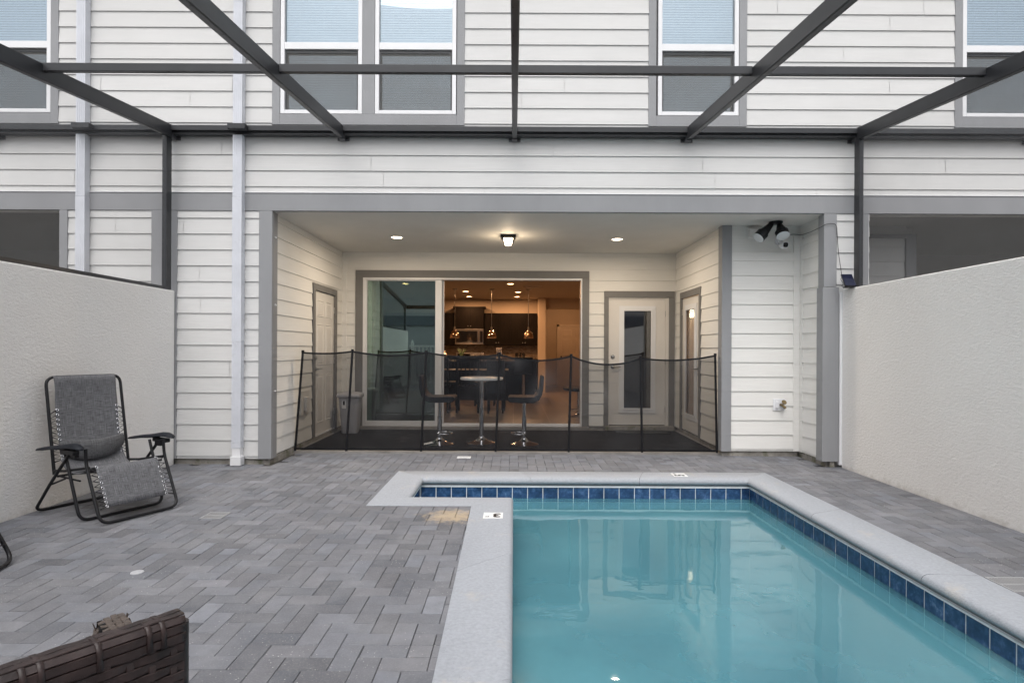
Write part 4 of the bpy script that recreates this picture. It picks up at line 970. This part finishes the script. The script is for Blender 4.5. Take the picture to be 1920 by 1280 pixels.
# ------------------------------------------------------------------ reclining sling chairs
def recliner():
    t = thing('reclining_chair', 'x', 'chair'); Wd = .272
    MB().tube(fillet([(-.10, -Wd, .30), (-.24, -Wd, 1.045), (-.24, Wd, 1.045), (-.10, Wd, .30)], .07, 6), .0115, 10).build('back_frame', 'black', t, smooth=True)
    for s in (-1, 1): MB().tube([(-.11, s * Wd, .33), (.05, s * Wd, .345), (.38, s * Wd, .40)], .010, 8).build('seat_rail', 'black', t, smooth=True)
    MB().tube(fillet([(.36, -.285, .54), (.37, -.285, .42), (.56, -.285, .016), (.56, .285, .016), (.37, .285, .42), (.36, .285, .54)], .075, 6), .0115, 10).build('footrest_frame', 'black', t, smooth=True)
    MB().tube(fillet([(.13, -.31, .51), (.33, -.305, .013), (.33, .305, .013), (.13, .31, .51)], .07, 6), .0115, 10).build('front_leg_frame', 'black', t, smooth=True)
    MB().tube(fillet([(.24, -.325, .51), (-.05, -.325, .24), (-.27, -.325, .013), (-.27, .325, .013), (-.05, .325, .24), (.24, .325, .51)], .07, 6), .0115, 10).build('rear_leg_frame', 'black', t, smooth=True)
    mb = MB(); mb.tube([(.03, -.31, .31), (.03, .31, .31)], .009); mb.tube([(.345, -.28, .365), (.345, .28, .365)], .009)
    for s in (-1, 1): mb.tube([(.03, s * .30, .31), (.30, s * .29, .30)], .007); mb.tube([(-.05, s * .318, .24), (.12, s * .3, .30)], .007)
    mb.build('cross_bar', 'black', t, smooth=True)
    for s in (-1, 1):
        pts = [(-.19, .487, .022, .010), (-.12, .497, .024, .013), (-.02, .512, .027, .014), (.08, .522, .032, .016), (.18, .535, .038, .018), (.27, .55, .041, .018), (.34, .553, .040, .017), (.39, .543, .030, .013), (.41, .533, .014, .008)]
        loops = [[(a, s * .335 + w * math.cos(q), z + h * math.sin(q) + (.012 - .5 * (w * math.cos(q)) ** 2 * 12)) for q in [2 * math.pi * k / 14 for k in range(14)]] for a, z, w, h in pts]
        loft(MB(), loops).build('armrest', 'vinyl_black', t, smooth=True)
        mb = MB(); mb.box(.16, .34, s * .335 - .022, s * .335 + .022, .498, .532); mb.box(.22, .30, s * .31 - .014, s * .31 + .014, .47, .52); mb.build('armrest_bracket', 'black', t, bevel=.006)
        MB().lathe([(.014, 0), (.014, .02)], mtx=Matrix.Translation((.27, s * .335, .515)) @ Matrix.Rotation(R(90 * s), 4, 'X'), n=12).build('lock_knob', 'nickel', t)
    # sling
    prof = [(-.252, 1.052), (-.226, 1.056), (-.212, 1.02), (-.205, .95), (-.195, .85), (-.178, .72), (-.158, .60), (-.13, .49), (-.10, .40), (-.05, .345), (.03, .315), (.12, .315), (.22, .34), (.31, .38), (.36, .402), (.395, .375), (.43, .30), (.475, .20), (.515, .115)]
    rows = []; nw = 16
    for i, (a, z) in enumerate(prof):
        row = []
        for j in range(nw + 1):
            s = -1 + 2 * j / nw; w = .226 + .004 * math.sin(i * 1.7); sg = (1 - s * s); k = 0 if i < 3 else 1
            row.append((a - .012 * sg * k * (1 if i < 9 else 0), s * w, z - .016 * sg * (1 if 8 < i < 14 else 0)))
        rows.append(row)
    mb = MB().grid(rows); ln = len(prof)
    mb.build('sling', 'sling', t, smooth='all', solid=.004, uvf=lambda vi: ((vi % (nw + 1)) / nw * .5, (vi // (nw + 1)) / ln * 1.6), sub=1)
    # lumbar pillow
    loops = []
    for j in range(13):
        s = -1 + j / 6; e = max(.25, (1 - abs(s) ** 4)); sgz = -.055 * (1 - s * s)
        loops.append([(-.105 + .030 * e * math.cos(q) + .035 * (1 - s * s), s * .245, .515 + sgz + .085 * (e ** .5) * math.sin(q)) for q in [2 * math.pi * k / 12 for k in range(12)]])
    mb = loft(MB(), loops); mb.build('pillow', 'pillow', t, smooth='all', uvf=lambda vi: ((vi // 12) / 12 * .5, (vi % 12) / 12 * .2), sub=1)
    # lacing
    slo = [c for c in t.children if c.name.startswith('sling')][0]; eym = [None]
    def side(pts_in, pts_out, s):
        k = len(pts_in); zig = []
        for i in range(k):
            p = Vector((pts_in[i][0], s * .218, pts_in[i][1])); o_ = Vector((pts_out[i][0], s * .268, pts_out[i][1]))
            zig += [p, o_]
            d = Vector((1, 0, 0)) if True else None
            q = Matrix.Translation(p + Vector((.004, 0, 0.0))) @ Matrix.Rotation(R(75), 4, 'Y')
            if eym[0] is None:
                eym[0] = MB().tube([(.0090 * math.cos(a), .0090 * math.sin(a), 0) for a in [R(x) for x in range(0, 360, 30)]], .0030, 6, closed=True).build('eyelet', 'chrome', slo, smooth='all'); e_ = eym[0]
            else: e_ = eym[0].copy(); COL.objects.link(e_)
            e_.matrix_basis = q
        MB().tube(zig, .0060, 6).build('lacing', 'black', t, smooth='all')
    def lerp_prof(pr, f):
        x = f * (len(pr) - 1); i = min(int(x), len(pr) - 2); u = x - i
        return (pr[i][0] + (pr[i + 1][0] - pr[i][0]) * u, pr[i][1] + (pr[i + 1][1] - pr[i][1]) * u)
    bk_ = [(-.185, .79), (-.165, .65), (-.135, .51), (-.10, .41)]; bf = [(-.19, .775), (-.165, .64), (-.135, .49), (-.115, .38)]
    lg = [(.37, .395), (.43, .30), (.475, .20), (.51, .125)]; lf_ = [(.37, .41), (.44, .285), (.49, .18), (.53, .10)]
    for s in (-1, 1):
        side([lerp_prof(bk_, i / 11) for i in range(12)], [lerp_prof(bf, (i + .5) / 12) for i in range(12)], s)
        side([lerp_prof(lg, i / 8) for i in range(9)], [lerp_prof(lf_, min(1, (i + .5) / 9)) for i in range(9)], s)
    return t
r1 = recliner(); r1['group'] = 'reclining sling chairs on the deck'; r1['label'] = 'whole grey sling reclining chair with black arms standing against the left stucco wall'
r1.location = (-3.31, 4.65, 0); r1.rotation_euler = (0, 0, math.atan2(-.46, .89))
r2 = copy_tree(r1); r2.location = (-3.44, 3.03, 0); r2.rotation_euler = (0, 0, R(14)); r2['label'] = 'reclining chair cut off by the left edge, only its curved black foot tube showing'
bpy.context.view_layer.update()

# ------------------------------------------------------------------ wicker armchair
wk = thing('wicker_armchair', 'dark brown woven wicker armchair seen from behind at the near left corner', 'armchair', (-.597, 1.05, 0))
bd = Vector((-.625, -.781, 0)); ad = Vector((-.781, .625, 0))       # along the back, along the arm
base = Vector((-.597, 1.050, 0))
def strip(mb, pts, w, nrm_, th=.0022):
    """flat ribbon along pts; w is the half-width vector"""
    rows = []
    for p, nv in zip(pts, nrm_): rows.append((p, nv))
    k0 = len(mb.v)
    for p, nv in rows: mb.v += [p - w, p + w, p + w + nv * th * 0, p - w * .85 + nv * th, p + w * .85 + nv * th]
    for i in range(len(rows) - 1):
        a = k0 + i * 5; b = a + 5
        for x, y in ((0, 3), (3, 4), (4, 1)): mb.f.append((a + x, a + y, b + y, b + x))
def weave(mb, o, du, dv, n_, Wl, Hl, pv_=.0166, pu=.034, amp=.0022, hw=.0080):
    """horizontal strips over and under vertical strips on a Wl x Hl panel"""
    rnd = random.Random(int(Wl * 1000)); rowsn = int(Hl / pv_)
    for r_ in range(rowsn):
        v = (r_ + .5) * pv_; k = int(Wl / pu * 6) + 1; pts = []; ns = []
        jz = rnd.uniform(-.001, .001)
        for i in range(k + 1):
            u = Wl * i / k; ph = math.pi * u / pu + (math.pi if r_ % 2 else 0)
            pts.append(o + du * u + dv * (v + jz) + n_ * (.0052 + amp * math.sin(ph))); ns.append(n_)
        strip(mb, pts, dv * (hw + rnd.uniform(-.0006, .0004)), ns)
    for c in range(int(Wl / pu) + 1):
        u = (c + .5) * pu
        if u > Wl: break
        for off_ in (0,):
            pts = []; ns = []; k = rowsn * 4
            for i in range(k + 1):
                v = Hl * i / k; ph = math.pi * v / pv_ + math.pi / 2
                pts.append(o + du * (u + off_) + dv * v + n_ * (.004 - amp * .9 * math.sin(math.pi * (c + .5)) * math.sin(ph) * 1.0)); ns.append(n_)
            strip(mb, pts, du * .0058, ns)
BH, BW, TH = .795, .66, .032
nb = -ad                                   # outward face of the back, towards the camera
core = MB()
def obox(mb, o, a, la, b_, lb, c, lc2):
    vs = [o + a * (la * i) + b_ * (lb * j) + c * (lc2 * k) for k in (0, 1) for j in (0, 1) for i in (0, 1)]
    return mb.add(vs, [(0, 2, 3, 1), (4, 5, 7, 6), (0, 1, 5, 4), (2, 6, 7, 3), (0, 4, 6, 2), (1, 3, 7, 5)])
Zv = Vector((0, 0, 1))
obox(core, base + Zv * .22 + bd * .003, bd, BW - .006, ad, TH, Zv, BH - .225)
back = core.build('backrest', 'rattan_dark', wk)
wb = MB(); weave(wb, base + Zv * .22, bd, Zv, nb, BW, BH - .232)
weave(wb, base + Zv * .22 + ad * TH, bd, Zv, ad, BW, BH - .232)
wb.build('woven_strands', 'rattan', back, smooth=True)
# wrapped top edge and side edge of the back
eb = MB(); rr_ = random.Random(5)
def run_strip(a, z, w, nv, wob, lift=0):
    pts = []; ns = []
    for i in range(81):
        u = BW * i / 80 - .003; h_ = wob * math.sin(i * .9 + a * 300)
        pts.append(base + bd * u + ad * a + Zv * (BH + z) + nv * (h_ + lift)); ns.append(nv)
    strip(eb, pts, w, ns, .002)
fr_ = (nb * .8 + Zv * .6).normalized(); wv_ = (nb * .6 - Zv * .8).normalized()
run_strip(TH * .74, .0015, ad * .0078, Zv, .0006); run_strip(TH * .24, .0015, ad * .0078, Zv, .0006)
run_strip(-.0035, -.0045, wv_ * .0062, fr_, .0005); run_strip(-.007, -.0175, Zv * .0072, nb, .0008); run_strip(-.007, -.0335, Zv * .0070, nb, .0010)
run_strip(TH + .004, -.008, Zv * .0075, ad, .0005)
pr = [(-.0115, -.042), (-.0115, -.012), (-.006, .0015), (TH * .5, .0045), (TH + .003, .0025), (TH + .0075, -.014)]
for u in (.030, .052, .125, .200, .222, .300, .385, .410, .50, .58):
    wd_ = .0085
    eb.grid([[base + bd * (u + w_ + (.004 * q / 5)) + ad * a + Zv * (BH + z) for q, (a, z) in enumerate(pr)] for w_ in (0, wd_)])
eb.build('wrapped_rim', 'rattan', back, smooth=True, solid=.0012)
se = MB(); ps = [base + ad * (TH / 2) + Zv * z - bd * .002 for z in [.22 + i * .02 for i in range(29)]]
se.tube(ps, .0145, 10); se.build('side_binding', 'rattan', back, smooth=True)
# arms
AH, AL, AW = .620, .50, .058; ad0 = ad; ad = Vector((-.718, .696, 0))
for label_, off_ in (('near_arm', -.028), ('far_arm', BW - AW)):
    o_ = base + bd * (off_ + .004) + ad * (TH + .002) + Zv * .24
    c1 = MB(); obox(c1, o_ + bd * .004, bd, AW - .008, ad, AL - .006, Zv, AH - .246); am = c1.build('armrest', 'rattan_dark', wk)
    w1 = MB()
    weave(w1, o_ + ad * AL, -ad, Zv, bd, AL, AH - .24)  if off_ > .3 else weave(w1, o_ + bd * AW, ad, Zv, bd, AL, AH - .24)
    weave(w1, o_, ad, Zv, -bd, AL, AH - .24); weave(w1, o_ + ad * (AL - .003), bd, Zv, ad, AW, AH - .24)
    w1.build('woven_strands', 'rattan_light', am, smooth=True)
    w2 = MB(); weave(w2, o_ + Zv * (AH - .243), ad, bd, Zv, AL, AW, pv_=.0150, pu=.026, amp=.0016, hw=.0070)
    w2.build('top_weave', 'rattan_light', am, smooth=True)
ad = ad0
s_ = MB(); obox(s_, base + bd * (AW + .01) + ad * (TH + .01) + Zv * .26, bd, BW - 2 * AW - .02, ad, AL - .02, Zv, .06); s_.build('seat', 'rattan', wk, bevel=.01)
s_ = MB(); obox(s_, base + bd * (AW + .015) + ad * (TH + .015) + Zv * .322, bd, BW - 2 * AW - .03, ad, AL - .02, Zv, .09); s_.build('seat_cushion', 'pillow', wk, bevel=.03)
for i in (0, 1):
    for j in (0, 1): lg_ = MB(); obox(lg_, base + bd * (.01 + i * (BW - .06)) + ad * (.01 + j * (AL - .04)), bd, .04, ad, .04, Zv, .26); lg_.build('leg', 'rattan_dark', wk, bevel=.004)

# ------------------------------------------------------------------ interior seen through the open sliding door
iw = MB(); FZ, CZ = .10, 2.72
iw.box(-3.75, -3.65, Zr + .13, 19.2, FZ, CZ); iw.box(3.65, 3.75, Zr + .13, 19.2, FZ, CZ); iw.box(-3.75, 3.75, 19.2, 19.3, FZ, CZ)
iw.box(-3.65, .68, 16.68, 16.78, FZ, CZ); iw.box(.68, .88, 16.0, 17.0, FZ, CZ); iw.box(.88, 3.65, 16.3, 16.42, 2.42, CZ); iw.box(2.3, 3.65, 16.3, 16.42, FZ, 2.42)
iw.box(1.40, 1.48, Zr + .13, 11.4, FZ, CZ); iw.box(1.48, 3.65, 11.32, 11.4, FZ, CZ)
iw.box(-3.65, bx0, Zr + .121, Zr + .14, FZ, CZ); iw.box(bx0, bx1, Zr + .121, Zr + .14, by1 + .0, CZ)
iw.box(2.61, 3.65, Zn + .2, Zn + .24, FZ, CZ); iw.box(3.60, 3.66, Zn + .2, Zr + .1, FZ, CZ)
iw.box(2.605, 3.6, 9.06, 9.10, FZ, CZ)
iw.build('interior_wall', 'room_wall', house)
B(-3.75, 3.75, Zr + .101, 19.3, FZ - .05, FZ).build('interior_floor', 'floor_tile', house)
B(2.60, 3.6, Zn + .2, Zr + .101, FZ - .05, FZ).build('closet_floor', 'floor_tile', house)
B(-3.75, 3.75, Zr + .121, 19.3, CZ, CZ + .05).build('interior_ceiling', 'room_ceil', house)
B(2.60, 3.6, Zn + .1, Zr + .121, CZ, CZ + .04).build('closet_ceiling', 'room_ceil', house)
# hall door far behind
hd0 = MB(); hd0.box(1.50, 2.42, 19.14, 19.195, FZ, 2.04); hdd = hd0.build('hall_door', 'room_door', house)
t = MB()
for xx in (1.62, 2.04):
    for z0, z1 in ((.28, .95), (1.08, 1.62), (1.72, 1.93)): t.box(xx, xx + .28, 19.128, 19.139, z0, z1)
t.build('door_panel', 'room_door', hdd, bevel=.006)
t = MB(); t.box(1.43, 1.50, 19.13, 19.195, FZ, 2.11); t.box(2.42, 2.49, 19.13, 19.195, FZ, 2.11); t.box(1.43, 2.49, 19.13, 19.195, 2.045, 2.11); t.build('door_frame', 'room_door', hdd)
MB().lathe([(.028, 0), (.03, .03), (.02, .05)], mtx=Matrix.Translation((1.57, 19.12, 1.05)) @ Matrix.Rotation(R(90), 4, 'X'), n=14).build('door_knob', 'black', hdd)
# kitchen
KY = 16.66
kb = thing('kitchen_cabinets', 'dark espresso wall and base cabinets lining the kitchen back wall', 'kitchen cabinets', (-1, KY - .2, FZ))
def cab(x0, x1, y0, z0, z1, nd):
    c = B(x0, x1, y0, KY, z0, z1).build('cabinet', 'espresso', kb)
    w = (x1 - x0) / nd; mb = MB(); kn = MB()
    for i in range(nd):
        a, b_ = x0 + i * w + .006, x0 + (i + 1) * w - .006
        mb.box(a, b_, y0 - .018, y0 - .002, z0 + .006, z1 - .006)
        for q in ((a, a + .05, z0 + .006, z1 - .006), (b_ - .05, b_, z0 + .006, z1 - .006), (a + .05, b_ - .05, z0 + .006, z0 + .056), (a + .05, b_ - .05, z1 - .056, z1 - .006)): mb.box(q[0], q[1], y0 - .026, y0 - .0185, q[2], q[3])
        kx = b_ - .03 if i % 2 == 0 else a + .03; kz = z0 + .07 if z0 > 1 else z1 - .07
        kn.lathe([(.013, 0), (.013, .014)], mtx=Matrix.Translation((kx, y0 - .026, kz)) @ Matrix.Rotation(R(90), 4, 'X'), n=10)
    d = mb.build('cabinet_door', 'espresso', c); kn.build('knob', 'nickel', d)
cab(-3.6, -1.66, KY - .34, 1.40, 2.30, 4); cab(-.83, .66, KY - .34, 1.40, 2.30, 4); cab(-1.65, -.84, KY - .40, 1.86, 2.43, 2)
cr = MB(); cr.box(-1.70, -.79, KY - .45, KY, 2.43, 2.475); cr.build('crown_moulding', 'espresso', kb)
cab(-3.6, -1.66, KY - .60, FZ + .08, .98, 4); cab(-.83, .66, KY - .60, FZ + .08, .98, 4)
cr = MB(); cr.box(-3.6, -1.655, KY - .64, KY, .985, 1.02); cr.box(-.835, .67, KY - .64, KY, .985, 1.02); cr.build('countertop', 'granite', kb)
B(-3.6, .66, KY + .001, KY + .019, 1.02, 1.40).build('backsplash', 'mosaic', kb)
mw = thing('microwave', 'stainless steel microwave under the tall dark cabinet', 'microwave', (-1.24, KY - .2, 1.42))
B(-1.64, -.85, KY - .42, KY - .01, 1.42, 1.85).build('oven_body', 'steel', mw, bevel=.004)
mb = MB(); mb.box(-1.61, -1.02, KY - .436, KY - .421, 1.475, 1.79); mb.box(-.94, -.87, KY - .436, KY - .421, 1.475, 1.79); mb.build('dark_window', 'black_glass', mw)
MB().tube([(-.985, KY - .46, 1.49), (-.985, KY - .46, 1.77)], .012).box(-.99, -.98, KY - .46, KY - .42, 1.5, 1.51).box(-.99, -.98, KY - .46, KY - .42, 1.75, 1.76).build('handle', 'steel', mw)
rg = thing('cooking_range', 'stainless steel range with raised control panel against the backsplash', 'stove', (-1.24, KY - .35, FZ))
B(-1.645, -.845, KY - .65, KY - .06, FZ, 1.01).build('oven_body', 'steel', rg, bevel=.004); B(-1.645, -.845, KY - .1, KY - .01, 1.011, 1.19).build('control_panel', 'steel', rg, bevel=.004)
B(-1.60, -1.24, KY - .106, KY - .1005, 1.06, 1.15).build('display', 'black_glass', rg); B(-1.6, -.89, KY - .662, KY - .651, .35, .82).build('oven_window', 'black_glass', rg)
mb = MB()
for k in (-1.1, -.95): mb.lathe([(.025, 0), (.02, .02)], mtx=Matrix.Translation((k, KY - .10, 1.10)) @ Matrix.Rotation(R(90), 4, 'X'), n=12)
mb.build('knob', 'black', rg)
isl = thing('kitchen_island', 'long dark kitchen island with stone top under the pendant lamps', 'kitchen island', (-.55, 13.9, FZ))
B(-2.1, .50, 13.45, 14.3, FZ, .985).build('island_body', 'espresso', isl); B(-2.2, .58, 13.25, 14.36, .986, 1.022).build('stone_top', 'granite', isl, bevel=.006)
def prop(name, label, cat, mb, mat): return tag(mb.build(name, mat, smooth=True), label, cat)
x_ = X(833, 13.9); prop('soap_bottle', 'cream pump bottle on the kitchen island', 'bottle', MB().lathe([(.055, 1.024), (.06, 1.04), (.06, 1.16), (.03, 1.185), (.016, 1.19), (.016, 1.225), (.028, 1.228), (.028, 1.24)], (x_, 13.9, 0), 20), 'soap')
pt = thing('potted_plant', 'small spiky green plant in a pot on the kitchen island', 'plant', (X(865, 13.8), 13.8, 1.024)); c_ = pt.location
MB().lathe([(.045, 0), (.06, .09), (.055, .09)], c_, 18).build('pot', 'bin', pt, smooth=True)
mb = MB()
for k in range(9):
    a = k * 2.4; q = Vector((math.cos(a), math.sin(a), 0)); ps = [c_ + Vector((0, 0, .07)) + q * .012, c_ + q * .05 + Vector((0, 0, .18)), c_ + q * (.09 + .02 * (k % 3)) + Vector((0, 0, .27))]
    mb.tube(ps, .01, 5, rs=[.010, .009, .002])
mb.build('leaves', 'plant', pt, smooth=True)
kt = thing('coffee_maker', 'steel coffee maker on the far counter below the cabinets', 'coffee maker', (X(936, KY - .3), KY - .3, 1.022)); c_ = kt.location
MB().box(c_.x - .09, c_.x + .09, c_.y - .08, c_.y + .08, 1.022, 1.06).box(c_.x - .09, c_.x + .09, c_.y + .02, c_.y + .08, 1.06, 1.25).box(c_.x - .09, c_.x + .09, c_.y - .08, c_.y + .08, 1.25, 1.33).build('machine_body', 'steel', kt, bevel=.01)
MB().lathe([(.05, .04), (.06, .08), (.06, .14), (.04, .18)], c_ + Vector((0, -.02, 0)), 18).build('carafe', 'black_glass', kt, smooth=True)
ks = thing('utensil_set', 'dark row of canisters on the far counter right of the coffee maker', 'canisters', (X(975, KY - .3), KY - .3, 1.022)); c_ = ks.location
for k in (-1, 0, 1): MB().lathe([(.04, 0), (.042, .14), (.036, .15), (.01, .17)], c_ + Vector((k * .1, 0, 0)), 16).build('canister', 'black_glass', ks, smooth=True)
# pendants
def pendant():
    t = thing('pendant_lamp', 'x', 'pendant lamp')
    MB().lathe([(.06, 0), (.06, -.015), (.02, -.03)], (0, 0, 0), 20).tube([(0, 0, -.02), (0, 0, -.93)], .006, 6).lathe([(.02, -.90), (.024, -.985)], (0, 0, 0), 12).build('rod', 'nickel', t, smooth=True)
    pr = [(.024, -.98), (.05, -1.0), (.085, -1.04), (.105, -1.09), (.115, -1.15), (.117, -1.175)]
    MB().lathe(pr, n=28, cap=False).build('lamp_shade', 'copper', t, smooth=True, solid=.003)
    MB().lathe([(.001, -1.165), (.07, -1.16), (.1, -1.15), (.001, -1.11)], n=20, cap=False).build('bulb', 'bulb', t, smooth=True)
    return t
pd = pendant(); pd['group'] = 'pendant lamps over the kitchen island'
for i, (px_, lb) in enumerate(((852.5, 'copper bell pendant lamp hanging in front of the microwave'), (921.5, 'copper bell pendant lamp in the middle of the row of three'), (990.5, 'copper bell pendant lamp nearest the pale wall column'))):
    o = pd if i == 0 else copy_tree(pd); o.location = (X(px_, 13.85), 13.85, CZ - .001); o['label'] = lb
    area_lamp('pendant_light', (X(px_, 13.85), 13.85, 1.53), .15, 4, (1, .55, .27))
RC = (1, .52, .24)
for px_, Yd, lb, pw_ in ((956.7, 12.7, 'recessed kitchen ceiling light nearest the sliding door', 11), (970.7, 14.5, 'recessed kitchen ceiling light right of the middle pendant rod, nearer one', 11), (969, 15.8, 'recessed kitchen ceiling light right of the middle pendant rod, farther one', 11),
                      (872.7, 14.4, 'recessed kitchen ceiling light right of the first pendant rod, nearer one', 11), (879, 15.8, 'recessed kitchen ceiling light right of the first pendant rod, farther one', 11), (760, 12.7, 'recessed room ceiling light behind the fixed glass panel', 6)):
    downlight((X(px_, Yd), Yd, CZ - .002), lb, 'recessed lights of the kitchen ceiling', 'room_glow', pw_, RC, .075)
area = point_lamp('hall_light', (1.6, 17.6, 2.45), .1, 9, RC)
hl = thing('hall_lamp', 'small glowing flush lamp on the hall ceiling', 'ceiling light', (1.6, 17.6, CZ)); MB().lathe([(.12, -.001), (.12, -.03), (.06, -.07)], (1.6, 17.6, CZ), 20).build('lamp_bowl', 'room_glow', hl, smooth=True); area.parent = hl; area.location = (0, 0, -.25)
cl = thing('closet_lamp', 'warm flush lamp inside the side room behind the narrow glazed door', 'ceiling light', (3.15, 8.3, CZ)); MB().lathe([(.1, -.001), (.1, -.03), (.05, -.06)], (3.15, 8.3, CZ), 20).build('lamp_bowl', 'room_glow', cl, smooth=True)
point_lamp('closet_light', (3.15, 8.3, CZ - .25), .1, 9, (1, .66, .36), cl)
sc0 = Vector((2.75, 8.97, 1.84)); ws = thing('wall_sconce', 'small glowing wall lamp seen through the narrow side door glass', 'wall lamp', sc0)
MB().box(sc0.x - .04, sc0.x + .04, 9.045, 9.058, sc0.z - .06, sc0.z + .06).box(sc0.x - .01, sc0.x + .01, sc0.y + .04, 9.045, sc0.z - .05, sc0.z - .03).build('wall_bracket', 'nickel', ws)
MB().lathe([(.02, -.05), (.045, -.03), (.055, .01), (.05, .05), (.02, .07)], sc0, 20).build('glass_shade', 'lantern_glow', ws, smooth=True)
vt = P(1000, 537, 13.3); mb = MB(); vx = vt.x
for k in range(5): mb.box(vx - .2, vx + .2, 13.2 + k * .035, 13.215 + k * .035, CZ - .012, CZ - .002)
mb.box(vx - .22, vx + .22, 13.17, 13.19, CZ - .01, CZ - .001); mb.box(vx - .22, vx + .22, 13.37, 13.39, CZ - .01, CZ - .001)
tag(mb.build('ceiling_vent', 'room_door'), 'slotted air vent in the kitchen ceiling', 'vent')
# dining table, chairs
dt = thing('dining_table', 'dark wooden dining table inside behind the safety fence', 'table', (-.95, 11.6, FZ))
B(-1.75, -.10, 11.15, 12.05, .84, .88).build('table_top', 'espresso', dt, bevel=.005)
for xx in (-1.68, -.23):
    for yy in (11.22, 11.92): B(xx, xx + .07, yy, yy + .07, FZ, .84).build('leg', 'espresso', dt)
def slat_chair():
    t = thing('dining_chair', 'x', 'chair')
    for x_ in (-.2, .2):
        B(x_ - .018, x_ + .018, -.22, -.185, 0, 1.02).build('leg', 'espresso', t); B(x_ - .018, x_ + .018, .18, .215, 0, .46).build('leg', 'espresso', t)
    B(-.22, .22, -.22, .22, .46, .50).build('seat', 'espresso', t, bevel=.01)
    mb = MB(); mb.box(-.182, .182, -.215, -.19, .95, 1.02)
    for k in range(4): mb.box(-.13 + k * .08, -.11 + k * .08, -.21, -.195, .5, .95)
    mb.build('slat_back', 'espresso', t)
    return t
dc = slat_chair(); dc['group'] = 'dining chairs round the dark table'
for i, (x_, y_, rz, lb) in enumerate(((-1.42, 10.95, 0, 'dark slat-back dining chair at the near side of the table, by the door mullion'), (-.85, 10.95, 0, 'dark slat-back dining chair at the near side of the table, behind the bar table stem'),
                                      (-1.4, 12.3, 180, 'dark slat-back dining chair at the far side of the table, by the door mullion'), (-.60, 12.3, 180, 'dark slat-back dining chair at the far side of the table, nearer the right bar stool'))):
    o = dc if i == 0 else copy_tree(dc); o.location = (x_, y_, FZ); o.rotation_euler = (0, 0, R(rz)); o['label'] = lb
hs_ = [(-.30, 11.15, 'tall dark padded chair at the end of the dining table behind a fence pole')]
ec = thing('padded_chair', hs_[0][2], 'chair', (-.30, 10.75, FZ)); c_ = ec.location
B(c_.x - .2, c_.x + .14, c_.y - .05, c_.y + .03, FZ + .36, FZ + .98).build('backrest', 'vinyl_black', ec, bevel=.02); B(c_.x - .2, c_.x + .14, c_.y + .03, c_.y + .42, FZ + .40, FZ + .5).build('seat', 'vinyl_black', ec, bevel=.02)
for xx in (-.18, .09):
    for yy in (-.03, .36): B(c_.x + xx, c_.x + xx + .03, c_.y + yy, c_.y + yy + .03, FZ, FZ + .40).build('leg', 'espresso', ec)
is_ = copy_tree(s1); is_['group'] = ''; del is_['group']; is_.location = (.22, 12.9, FZ); is_.rotation_euler = (0, 0, R(90)); is_.scale = (1, 1, 1.12); is_['label'] = 'dark counter stool at the near side of the kitchen island'; 
oc = copy_tree(s1); del oc['group']; oc.location = (1.16, 10.3, FZ); oc.rotation_euler = (0, 0, R(200)); oc.scale = (1, 1, .8); oc['label'] = 'black upholstered chair with chrome foot just inside the right door jamb'
ct = thing('curtain', 'pale cream curtain gathered behind the fixed glass panel', 'curtain', (-2.35, 9.45, FZ)); mb = MB(); rows = []
for z in (FZ + .02, 1.3, 2.45): rows.append([(-2.72 + k * .012, 9.42 + .035 * math.sin(k * .75), z) for k in range(52)])
mb.grid(rows); mb.build('curtain_cloth', 'curtain', ct, smooth='all', solid=.004); MB().tube([(-2.8, 9.42, 2.47), (.2, 9.42, 2.47)], .012).build('curtain_rod', 'black', ct)

# ------------------------------------------------------------------ what stands behind the camera (seen only in reflections)
fh = thing('facing_house', 'grey sided house facing the pool from behind the camera', 'house', (0, -13, 0))
mb = MB(); mb.box(-14, 14, -16, -12.0, 3.0, 5.2); mb.box(-14, -3, -16, -12.0, 0, 2.5); mb.box(1.5, 14, -16, -12.0, 0, 2.5); mb.build('wall', 'far_wall', fh)
B(-14.1, 14.1, -16, -11.9, 2.5, 3.0).build('band_board', 'far_band', fh); B(-3, 1.5, -15, -14.9, 0, 2.5).build('dark_porch_wall', 'far_dark', fh); B(-14.5, 14.5, -16.4, -11.6, 5.2, 5.4).build('roof', 'roof', fh)
vf = thing('vinyl_fence', 'white vinyl baluster fence at the rear of the deck', 'fence', (0, -2.4, 0)); mb = MB()
for k in range(-25, 27): mb.box(k * .14 - .018, k * .14 + .018, -2.42, -2.385, .1, 1.35)
mb.build('baluster', 'white_frame', vf); MB().box(-3.7, 3.7, -2.44, -2.37, 1.35, 1.42).box(-3.7, 3.7, -2.44, -2.37, .06, .12).build('rail', 'white_frame', vf)
for x_ in (-3.6, -1.8, 0, 1.8, 3.55): MB().box(x_ - .05, x_ + .05, -2.46, -2.36, 0, 1.5).lathe([(.06, 1.5), (.06, 1.52), (.02, 1.54), (.035, 1.57), (.02, 1.61)], (x_, -2.41, 0), 14).build('post', 'white_frame', vf)
